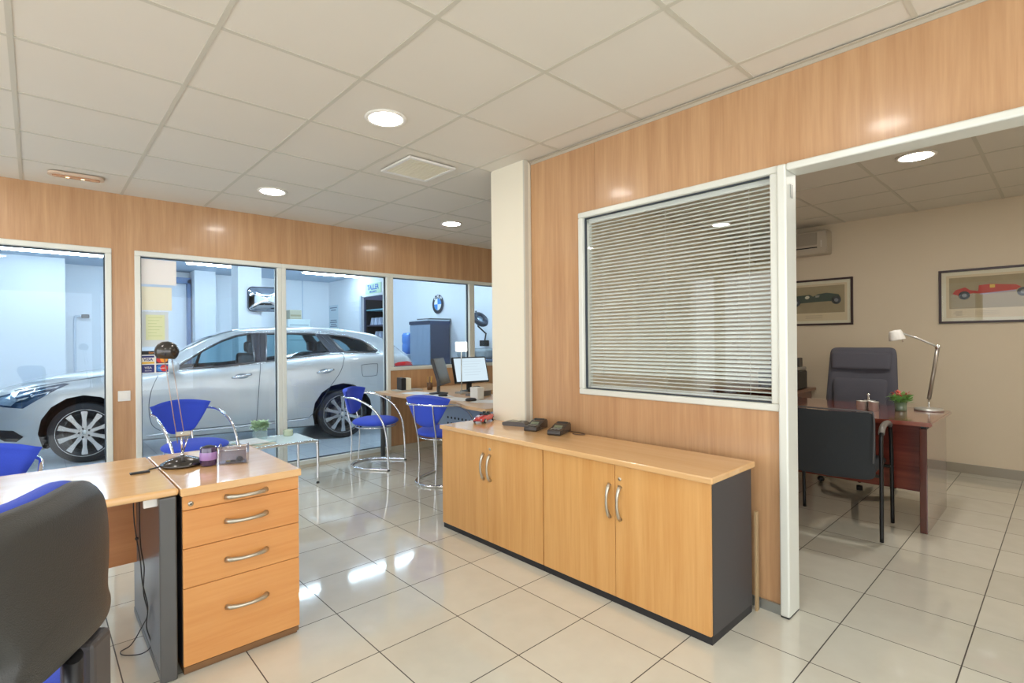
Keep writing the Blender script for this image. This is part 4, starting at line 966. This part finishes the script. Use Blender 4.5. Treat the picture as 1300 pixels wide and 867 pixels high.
def station(x):
    xs = [q[0] for q in ST]
    if x <= xs[0]: return ST[0][1:]
    if x >= xs[-1]: return ST[-1][1:]
    i = max(k for k in range(len(xs)) if xs[k] <= x); i = min(i, len(xs) - 2)
    a, b = ST[i], ST[i + 1]; p = ST[max(i - 1, 0)]; n = ST[min(i + 2, len(ST) - 1)]; h = b[0] - a[0]; t_ = (x - a[0]) / h; out = []
    for k in range(1, 9):
        ma = (b[k] - p[k]) / (b[0] - p[0]) if i > 0 else (b[k] - a[k]) / h
        mb_ = (n[k] - a[k]) / (n[0] - a[0]) if i + 2 < len(ST) else (b[k] - a[k]) / h
        t2, t3 = t_ * t_, t_ ** 3
        out.append((2 * t3 - 3 * t2 + 1) * a[k] + (t3 - 2 * t2 + t_) * h * ma + (-2 * t3 + 3 * t2) * b[k] + (t3 - t2) * h * mb_)
    return out
def section(x):
    zb, zl, zbe, ze, zt, wb, wbe, we = station(x)
    key = [(wb - .10, zb - .01), (wb - .02, zb + .015), (wb + .0, zb + .07), (wb + (wbe - wb) * .75 + .004, zl), (wbe, (zl + zbe) / 2), (wbe - .004, zbe - .12), (wbe - .022, zbe - .035), (wbe - .045, zbe)]
    low = key
    hi = [(wbe - .045 + (we - wbe + .045) * q, zbe + (ze - zbe) * q) for q in (.33, .66)]
    topc = [(we, ze), (we - .035, ze + (zt - ze) * .38), (we * .72, ze + (zt - ze) * .78), (we * .36, zt - (zt - ze) * .04), (0, zt)]
    return low + hi + topc
def yside(x, z):
    """half width of the body at height z (below the roof edge)"""
    s = section(x)
    for (w0, z0), (w1, z1) in zip(s[1:], s[2:]):
        if z0 <= z <= z1 and z1 > z0: return w0 + (w1 - w0) * (z - z0) / (z1 - z0)
    return s[4][0]
m = MB(); NX = 96; rows = []
for i in range(NX + 1):
    x = -.93 + (3.76 + .93) * i / NX; sc = section(x)
    full = [V((x, YC - w_, z)) for w_, z in sc] + [V((x, YC + w_, z)) for w_, z in reversed(sc[:-1])]
    rows.append([m.bm.verts.new(p) for p in full])
for a, b in zip(rows, rows[1:]):
    n_ = len(a)
    for j in range(n_ - 1):
        m.bm.faces.new((a[j], a[j + 1], b[j + 1], b[j]))
    m.bm.faces.new((a[n_ - 1], a[0], b[0], b[n_ - 1]))
m.bm.faces.new(rows[0]); m.bm.faces.new(list(reversed(rows[-1])))
body = build('body', m, [MT['carpaint'], MT['dark']], car)
def cutter(mb):
    for f in mb.bm.faces: f.material_index = 1
    return build('cut', mb, [MT['carpaint'], MT['dark']], None)
def boolean(o, mb):
    c = cutter(mb); c.matrix_world = Matrix.Identity(4)
    par = o.parent; o.parent = None; o.matrix_world = Matrix.Identity(4); bpy.context.view_layer.update()
    md = o.modifiers.new('b', 'BOOLEAN'); md.operation = 'DIFFERENCE'; md.object = c; md.solver = 'EXACT'
    dg = bpy.context.evaluated_depsgraph_get(); me = bpy.data.meshes.new_from_object(o.evaluated_get(dg))
    o.modifiers.clear(); o.data = me; o.parent = par; bpy.data.objects.remove(c)
WZ = .318
for x in (0, 2.70):
    for y0, y1 in ((-.3, .30), (1.49, 2.1)):
        mm = MB(); mm.cyl((x, y0, WZ + .02), (x, y1, WZ + .02), .385)
        bmesh.ops.delete(mm.bm, geom=[], context='VERTS')
        boolean(body, mm)
# cabin void and side window openings
W1 = [(.80, .965), (.95, 1.07), (1.12, 1.185), (1.30, 1.285), (1.46, 1.345), (1.60, 1.375), (1.635, 1.372), (1.655, 1.02), (1.30, .985)]
W2 = [(1.80, 1.378), (2.30, 1.378), (2.40, 1.37), (2.56, 1.125), (2.50, 1.115), (1.78, 1.03)]
W3 = [(2.55, 1.362), (2.80, 1.335), (2.98, 1.285), (3.10, 1.215), (3.18, 1.135), (3.14, 1.118), (2.74, 1.128)]
mm = MB(); mm.prism([(.95, .60), (3.25, .60), (3.25, 1.12), (2.95, 1.31), (2.6, 1.37), (1.7, 1.385), (1.45, 1.34), (1.2, 1.22), (.95, 1.02)], 'y', YC - .60, YC + .60); boolean(body, mm)
for wn in (W1, W2, W3):
    mm = MB(); mm.prism(wn, 'y', -.2, 2.0); boolean(body, mm)
mm = MB(); 
body.data.polygons.foreach_set('use_smooth', [True] * len(body.data.polygons)); body.data.set_sharp_from_angle(angle=math.radians(24))
def side_patch(name, pts, mat, off=.004, parent=car, far=False, thick=.003):
    """a panel following the body side; pts in (x, z)"""
    m = MB(); sgn = 1
    vs = []
    tri = bmesh.new(); vv = [tri.verts.new((x, 0, z)) for x, z in pts]; f = tri.faces.new(vv)
    bmesh.ops.triangulate(tri, faces=[f]); bmesh.ops.subdivide_edges(tri, edges=tri.edges, cuts=2, use_grid_fill=True)
    for v_ in tri.verts:
        w_ = yside(v_.co.x, v_.co.z) + off; v_.co.y = YC + w_ if far else YC - w_
    ret = bmesh.ops.extrude_face_region(tri, geom=list(tri.faces)); 
    for g_ in ret['geom']:
        if isinstance(g_, bmesh.types.BMVert): g_.co.y += (-thick if far else thick)
    m.bm.free(); m.bm = tri
    return build(name, m, mat, parent)
for far in (False, True):
    for wn in (W1, W2, W3): side_patch('side_window', [(x, z) for x, z in wn], MT['carglass'], .001 if not far else .001, far=far)
piano = pm('gloss black pillar trim', lin(44, 42, 48), .15, coat=1)
side_patch('pillar_trim', [(1.645, 1.385), (1.665, 1.018), (1.775, 1.028), (1.795, 1.385)], piano, .003)
side_patch('pillar_trim', [(2.415, 1.372), (2.545, 1.366), (2.735, 1.125), (2.57, 1.12)], piano, .002)
side_patch('sail_trim', [(.70, .935), (.80, .965), (.95, 1.07), (.86, 1.01), (.62, .93)], piano, .003)
def side_line(name, pts, r, mat, n=6, off=.002, closed=False):
    q = spline([(x, z, 0) for x, z in pts], n, closed)
    P = [V((p.x, YC - yside(p.x, p.y) - off, p.y)) for p in q]
    return build(name, MB().tube(P, r, 6, closed=closed), mat, car)
for wn in (W1, W2, W3):
    q = [(x, z) for x, z in wn]; dense = []
    for i in range(len(q)):
        a, b = q[i], q[(i + 1) % len(q)]
        for k in range(4): dense.append((a[0] + (b[0] - a[0]) * k / 4, a[1] + (b[1] - a[1]) * k / 4))
    build('window_seal', MB().tube([V((x, YC - yside(x, z) - .002, z)) for x, z in dense], .013, 6, closed=True), piano, car)
seam = pm('panel gap shadow line', lin(70, 76, 84), .6); trimc = pm('bright window trim', lin(214, 216, 220), .15, metal=.9)
side_line('window_trim', [(.66, .93), (.95, 1.085), (1.13, 1.205), (1.32, 1.305), (1.50, 1.372), (1.75, 1.398), (2.1, 1.402), (2.4, 1.398), (2.7, 1.372), (2.92, 1.325), (3.08, 1.255), (3.19, 1.155), (3.21, 1.115), (3.12, 1.098), (2.7, 1.108)], .006, trimc)
side_line('belt_trim', [(.78, .945), (1.3, .968), (1.7, 1.005), (2.1, 1.045), (2.5, 1.095), (2.7, 1.108)], .006, trimc)
side_line('door_seam', [(1.72, 1.39), (1.715, 1.0), (1.70, .80), (1.68, .50), (1.665, .30)], .0035, seam)
side_line('door_seam', [(2.44, 1.392), (2.60, 1.20), (2.715, 1.09), (2.71, 1.0), (2.66, .86), (2.52, .66), (2.40, .46), (2.30, .33), (2.20, .30), (1.7, .285), (1.1, .27), (.72, .27)], .0035, seam, 8)
side_line('door_seam', [(.66, .90), (.60, .74), (.575, .55), (.60, .36), (.68, .28)], .0035, seam)
side_line('fuel_flap', [(2.965, .955), (3.14, .965), (3.165, .94), (3.155, .83), (3.13, .805), (2.985, .80), (2.955, .825), (2.945, .93)], .003, seam, 4, closed=True)
side_line('hood_seam', [(-.60, .79), (-.30, .845), (.1, .905), (.40, .95), (.60, .972)], .0035, seam)
side_line('sill_moulding', [(.55, .235), (1.2, .25), (1.8, .265), (2.28, .29)], .011, pm('silver sill line', lin(210, 214, 218), .25, metal=.5), off=-.002)
for x0, z0 in ((1.40, .845), (2.37, .870)):
    hd = thing  # keep the name local
    m = MB(); P = [V((x0 + i * .036, YC - yside(x0 + i * .036, z0 + .004 * i) - .004 - .028 * math.sin(PI * i / 6) ** .6, z0 + .006 * i)) for i in range(7)]
    m.tube(P, [.013, .017, .019, .019, .019, .017, .013], 10, flat=(.9, .6)); h_ = build('door_handle', m, trimc, car)
    cup = [(x0 + .11 + .075 * math.cos(a * PI / 8), z0 + .018 + .032 * math.sin(a * PI / 8)) for a in range(16)]
    sp = side_patch('handle_recess', cup, pm('handle recess grey', lin(120, 128, 136), .4, metal=.4), .001, parent=h_)
# lamps
hl = side_patch('headlight', [(-.80, .665), (-.66, .63), (-.50, .61), (-.40, .68), (-.25, .78), (-.13, .845), (-.18, .852), (-.42, .805), (-.62, .765), (-.78, .72)], pm('smoked lamp interior', lin(52, 74, 98), .15, metal=.5, coat=1), .004)
side_patch('lamp_reflector', [(-.74, .665), (-.60, .640), (-.54, .70), (-.62, .745), (-.74, .715)], MT['lensc'], .008, parent=hl)
side_patch('lamp_strip', [(-.52, .755), (-.40, .785), (-.26, .815), (-.30, .80), (-.44, .760)], MT['lensc'], .008, parent=hl)
side_patch('taillight', [(3.40, .955), (3.42, .905), (3.52, .885), (3.70, .895), (3.725, .955), (3.60, .985), (3.46, .975)], MT['lensr'], .006)
side_patch('fog_lamp', [(-.70, .40), (-.58, .39), (-.50, .32), (-.56, .27), (-.66, .28), (-.72, .33)], MT['dark'], .004)
rw = MB()   # rear screen line and windscreen
for nm, xa, xb in (('windscreen', .66, 1.42), ('rear_window', 3.27, 3.58)):
    m = MB()
    def wf_(u, v):
        x = xa + (xb - xa) * u; sc = station(x); ze, zt, we = sc[3], sc[4], sc[7]; q = v * 2 - 1; w_ = (we - .05) * q
        z = zt - (zt - ze) * abs(q) ** 2.4 * .55
        return V((x, YC + w_, z + .006))
    m.grid(wf_, 12, 15); build(nm, m, pm('dark screen glass', lin(40, 52, 62), .05, coat=1), car)
side_line('roof_rail', [(1.45, 1.395), (2.0, 1.425), (2.6, 1.41), (3.1, 1.355)], .008, trimc, off=-.02)
m = MB(); y_ = YC - yside(.80, .93)
m.lathe([(0, -.085), (.055, -.08), (.075, -.04), (.078, .02), (.060, .06), (0, .07)], (0, 0, 0), 20, 'y')
for q in m.bm.verts: q.co = V((.80 + q.co.x * .95, y_ - .115 + q.co.y * .9, 1.0 + q.co.z * .95))
mr = build('side_mirror', m, MT['carpaint'], car); build('mirror_arm', MB().tube([(.79, y_ + .01, .945), (.80, y_ - .08, .965)], .022, 8), piano, mr)
# interior: seats, wheel
for x, yy in ((1.55, .45), (1.55, 1.33), (2.42, .42), (2.42, 1.36)):
    s_ = build('car_seat', MB().box(x - .06, x + .12, yy - .23, yy + .23, .62, 1.12, .05, 3, mtx=None), pm('car seat grey', lin(92, 88, 92), .8), car)
    build('headrest', MB().box(x + .04, x + .13, yy - .12, yy + .12, 1.13, 1.28, .035, 3), pm('headrest grey', lin(92, 88, 92), .8), s_)
m = MB(); m.tube([V((1.02 + .05 * math.sin(a * PI / 12), .45 + .17 * math.cos(a * PI / 12), 1.0 + .16 * math.sin(a * PI / 12))) for a in range(24)], .014, 8, closed=True); build('steering_wheel', m, MT['blackpl'], car)
# wheels
def wheel(x, y, sg):
    wl = build('wheel', MB().lathe([(.215, .02), (.235, .0), (.262, -.004), (.300, .004), (.316, .022), (.318, .10), (.316, .178), (.30, .20), (.24, .20)], seg=48, axis='y'), MT['tyre'], car, (x, y, WZ))
    if sg < 0: wl.rotation_euler = (0, 0, PI)
    m = MB(); m.lathe([(.252, .0), (.248, -.004), (.236, .006), (.226, .030), (.222, .12), (.20, .16), (.0, .16)], seg=48, axis='y'); rim = build('rim', m, MT['rim'], wl)
    build('brake_disc', MB().lathe([(0, .060), (.145, .060), (.145, .075), (0, .075)], seg=32, axis='y'), pm('brake steel', lin(86, 84, 84), .4, metal=.6), wl)
    m = MB()
    for k in range(10):
        mt = Matrix.Rotation(2 * PI * k / 10 + .31, 4, 'Y')
        m.prism([(.045, -.022), (.14, -.017), (.235, -.030), (.235, .030), (.14, .017), (.045, .022)], 'y', .004, .022, mtx=mt)
    m.lathe([(0, .010), (.062, .008), (.070, .016), (.070, .05), (0, .05)], seg=32, axis='y')
    build('spokes', m, MT['rim'], wl, smooth=35)
    for k in range(5):
        a = 2 * PI * k / 5 + .6; build('wheel_bolt', MB().lathe([(0, .0), (.009, .002), (.011, .010), (0, .010)], (.048 * math.cos(a), 0, .048 * math.sin(a)), 8, 'y'), MT['dark'], wl)
    m = MB(); m.lathe([(0, .003), (.022, .004), (.026, .010), (0, .010)], seg=20, axis='y'); build('centre_cap', m, MT['silver'], wl)
for x in (0, 2.70): wheel(x, .02, 1); wheel(x, 1.77, -1)

# ------------------------------------------------------------------ workshop fittings
def at_wall(name, label, cat, loc, rz=0, group=None): return thing(name, label, cat, loc, rz, group)
struct('column_workshop', MB().box(2.52, 2.92, 12.3, 12.75, 0, WC), MT['white'], 'white column by the workshop back wall')
struct('column_workshop_1', MB().box(2.60, 2.985, 9.5, 9.9, 0, WC + .05), MT['white'], 'white column carrying the convex mirror')
struct('column_workshop_2', MB().box(-.6, .42, 12.0, 12.79, 0, WC), MT['white'], 'wide white pier behind the car bonnet')
m = MB(); m.box(2.44, 2.50, 12.55, 12.79, 0, 2.62); m.box(1.3, 2.50, 12.55, 12.79, 2.54, 2.66)
struct('trim_5', m, pm('blue grey frame', lin(96, 124, 164), .5), 'blue-grey steel frame of the workshop back doorway')
struct('door_2', MB().box(1.3, 2.44, 12.70, 12.76, 0, 2.54).box(1.35, 2.42, 12.69, 12.702, 1.905, 1.925), MT['white'], 'white workshop back door leaf')
struct('trim_6', MB().box(4.98, 5.00, 12.785, 12.80, 0, WC), MT['white2'], 'joint strip on the workshop back wall')
t = thing('convex_mirror', 'rounded rectangular convex safety mirror hung on the white workshop column', 'mirror', (3.03, 9.44, 2.02), math.radians(-12))
m = MB()
def rrect(w_, h_, r, n=6):
    o = []
    for cx_, cz_, a0 in ((w_ - r, h_ - r, 0), (-w_ + r, h_ - r, 1), (-w_ + r, -h_ + r, 2), (w_ - r, -h_ + r, 3)):
        for i in range(n + 1): a = (a0 + i / n) * PI / 2; o.append((cx_ + r * math.cos(a), cz_ + r * math.sin(a)))
    return o
rr = rrect(.28, .205, .07)
N_ = len(rr)
def cm(u, v):
    p = rr[int(round(u * N_)) % N_]; k = 1 - v; x, z = p[0] * k, p[1] * k
    return V((x, -.035 - .075 * (1 - k * k), z))
m.grid(cm, N_, 10, True); bmesh.ops.remove_doubles(m.bm, verts=m.bm.verts, dist=.0004); build('mirror_face', m, pm('mirror silver', lin(240, 240, 244), .03, metal=1), t)
m = MB(); m.tube([V((x, -.035, z)) for x, z in rr], .011, 8, closed=True); build('rim', m, pm('dark mirror rim', lin(46, 56, 72), .4), t)
build('back_plate', MB().prism([(x * .97, z * .97) for x, z in rr], 'y', -.03, -.01), MT['blackpl'], t)
build('bracket', MB().cyl((0, -.01, 0), (0, .075, 0), .02), MT['steelgrey'], t)

t = thing('workshop_sign', 'pale sign reading TALLER above the dark serving hatch', 'sign', (5.68, 10.45, 2.46))
build('board', MB().box(-.012, 0, -.36, .36, -.115, .115, .002, 1), pm('pale green sign', lin(196, 222, 190), .5), t)
sb = pm('sign blue', lin(30, 96, 180), .5)
text('sign_text', 'TALLER', .155, sb, (-.0135, 0, .022), (PI / 2, 0, -PI / 2), t, bold=.004)
text('sign_subtext', 'MECANICO', .06, sb, (-.0135, 0, -.075), (PI / 2, 0, -PI / 2), t, bold=.002)
t = thing('roller_shutter', 'white roller shutter panel beside the serving hatch', 'shutter', (5.66, 11.05, 0))
m = MB()
m.box(-.02, .01, 0, 1.05, .9, 2.3)
for i in range(22): m.box(-.028, -.02, 0.0, 1.05, .95 + i * .06, .985 + i * .06)
build('slats', m, MT['white'], t)
build('side_rail', MB().box(-.04, .0, -.10, -.04, .9, 2.32), MT['white2'], t)
t = thing('back_shelf', 'dark shelving with pale boxes seen through the serving hatch', 'shelf', (6.02, 10.1, 0))
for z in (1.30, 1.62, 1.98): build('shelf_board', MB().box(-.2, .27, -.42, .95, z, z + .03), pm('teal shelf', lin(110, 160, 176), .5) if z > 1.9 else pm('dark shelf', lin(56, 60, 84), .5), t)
for y in (-.44, .95): build('upright', MB().box(-.2, .27, y, y + .03, 0, 2.25), MT['dark'], t)
for lvl, n_, z in ((0, 7, 1.65), (1, 6, 1.33)):
    for i in range(n_):
        o = build('paper_pack', MB().prism([(-.08, 0), (.08, 0), (.0, .17)], 'x', -.05, .12), pm('pale pack', lin(196, 206, 226), .6), None, (5.94, 9.80 + i * .19, z + .001))
        tag(o, '%s pale triangular pack from the right on the %s shelf of the serving hatch' % (('first', 'second', 'third', 'fourth', 'fifth', 'sixth', 'seventh')[i], 'middle' if lvl == 0 else 'lower'), 'pack', 'pale packs on the hatch shelves')
t = thing('wall_poster', 'tall pale poster with grey lines in the workshop corner', 'poster', (5.68, 12.52, 1.90))
build('sheet', MB().box(-.006, 0, -.26, .26, -.45, .30), pm('poster pale blue', lin(206, 220, 228), .6), t)
m = MB()
for z, w_ in ((.22, .2), (.16, .14), (-.10, .18), (-.15, .2), (-.20, .16), (-.25, .2), (-.36, .12)): m.box(-.008, -.006, -w_, w_, z, z + .025)
build('print_lines', m, pm('poster grey', lin(120, 134, 150), .6), t)
t = thing('round_car_badge', 'round blue and white quartered roundel with black ring on the workshop wall', 'wall emblem', (5.68, 7.95, 1.955))
BR = .185
def disc_x(r0, r1, x0, x1, a0=0, a1=2 * PI, seg=40):
    m = MB(); pts_o = [(r1 * math.cos(a0 + (a1 - a0) * i / seg), r1 * math.sin(a0 + (a1 - a0) * i / seg)) for i in range(seg + 1)]
    if a1 - a0 > 6.2: m.prism(pts_o[:-1], 'x', x0, x1)
    else: m.prism([(0, 0)] + pts_o, 'x', x0, x1)
    return m
build('outer_rim', disc_x(0, BR, -.018, 0), MT['chrome'], t)
build('black_ring', disc_x(0, BR * .96, -.021, -.016), pm('badge black', lin(20, 24, 34), .3), t)
build('inner_rim', disc_x(0, BR * .62, -.024, -.018), MT['chrome'], t)
for i in range(4):
    build('quadrant', disc_x(0, BR * .59, -.027, -.022, i * PI / 2, (i + 1) * PI / 2, 12), pm('badge blue', lin(60, 140, 214), .3) if i % 2 == 1 else pm('badge white', lin(240, 244, 248), .3), t)
for ch_, a in (('B', 40), ('M', 0), ('W', -40)):
    ar = math.radians(a); text('badge_letter', ch_, .085, pm('badge letter white', lin(240, 240, 240), .3), (-.0225, math.sin(ar) * BR * .79, math.cos(ar) * BR * .79), (PI / 2, 0, -PI / 2), t, bold=.002)
t = thing('metal_locker', 'tall grey metal locker with tambour door below the round emblem', 'locker', (5.22, 7.56, 0))
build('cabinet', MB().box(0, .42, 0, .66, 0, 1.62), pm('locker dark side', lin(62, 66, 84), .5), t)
dm = MB(); dm.box(-.012, 0, .01, .65, .06, 1.56)
for i in range(21): dm.box(-.018, -.012, .02 + i * .030, .042 + i * .030, .08, 1.54)
build('tambour_door', dm, pm('locker grey door', lin(150, 168, 190), .4, metal=.2), t); build('top_cap', MB().box(-.02, .43, -.01, .67, 1.57, 1.625), pm('locker cap', lin(56, 66, 92), .5), t)
for i, (dx, lb) in enumerate(((0, 'flat pale panel lying on top of the grey locker'), (.03, 'upper flat grey panel lying on top of the grey locker'))):
    tag(build('flat_panel', MB().box(-.05 + dx, .42 + dx, .0, .60 - .2 * i, 1.627 + i * .022, 1.647 + i * .022), MT['steelgrey'] if i else MT['white2'], None, (5.22, 7.56, 0)), lb, 'panel')
t = thing('water_dispenser', 'blue water bottle on a dispenser left of the grey locker', 'water dispenser', (5.35, 8.48, 0))
wb = pm('blue bottle', lin(70, 130, 216), .15, coat=1)
build('bottle', MB().lathe([(0, 1.02), (.05, 1.02), (.13, 1.08), (.13, 1.20), (.12, 1.22), (.13, 1.24), (.13, 1.38), (.11, 1.42), (0, 1.43)], seg=24), wb, t); build('stand', MB().box(-.16, .16, -.16, .16, 0, 1.02, .02, 3), pm('stand blue white', lin(200, 216, 236), .4), t)
t = thing('inspection_lamp', 'round black magnifier lamp on a jointed arm against the workshop wall', 'lamp', (5.30, 6.36, 0))
build('arm', MB().tube([(.33, .22, 1.22), (.30, .14, 1.38), (.20, .22, 1.50), (.02, .06, 1.74)], .014, 8), MT['blackm'], t)
mt = Matrix.Translation((-.04, -.12, 1.60)) @ Matrix.Rotation(math.radians(52), 4, 'X')
build('lamp_head', MB().lathe([(.08, -.03), (.13, -.03), (.145, 0), (.13, .03), (.08, .03), (.075, 0), (.08, -.03)], seg=28, mtx=mt), pm('black lamp head', lin(44, 52, 66), .35), t); build('lens', MB().lathe([(0, -.005), (.078, -.005), (.078, .005), (0, .005)], seg=28, mtx=mt), MT['lensc'], t)
build('wall_bracket', MB().box(.28, .38, .15, .29, 1.17, 1.27, .01, 2), MT['blackm'], t)
t = thing('tool_cabinet', 'dark low cabinet with covered machine in front of the far right workshop wall', 'cabinet', (5.05, 6.35, 0))
build('body', MB().box(0, .55, -.5, .4, 0, .98, .01, 2), pm('dusty blue cabinet', lin(96, 110, 134), .5), t); build('machine', MB().box(.05, .5, -.42, .32, .98, 1.14, .05, 3), pm('grey machine cover', lin(134, 142, 146), .6), t)
t = thing('cardboard_box', 'tan cardboard box stacked on a pale crate behind the car roof', 'box', (4.56, 12.3, 1.80)); 
build('carton', MB().box(-.14, .14, -.2, .2, 0, .22, .01, 1), pm('tan carton', lin(190, 184, 160), .7), t); build('flap', MB().box(-.12, .12, -.205, -.20, .07, .11), pm('tan tape', lin(160, 150, 120), .6), t)
t = thing('pale_crate', 'pale green white crate on the workshop floor carrying the cardboard box', 'crate', (4.58, 12.3, 0))
build('crate', MB().box(-.24, .28, -.3, .3, 0, 1.80, .01, 1), pm('pale crate', lin(214, 226, 224), .6), t); 
m = MB()
for i in range(3): m.box(-.20, .24, -.304, -.298, .95 + i * .35, .98 + i * .35)
build('crate_slots', m, pm('slot grey', lin(170, 186, 190), .6), t)
t = thing('wall_pipe', 'thin white pipe with a bent top on the pier behind the car bonnet', 'pipe', (.58, 12.72, 0))
build('pipe', MB().tube(spline([(0, 0, .0), (0, 0, 1.0), (0, 0, 1.72), (.05, -.0, 1.80), (.16, 0, 1.80)], 6), .022, 8), MT['white2'], t)
build('valve', MB().box(.10, .22, -.04, .04, 1.77, 1.84, .01, 2), MT['steelgrey'], t)
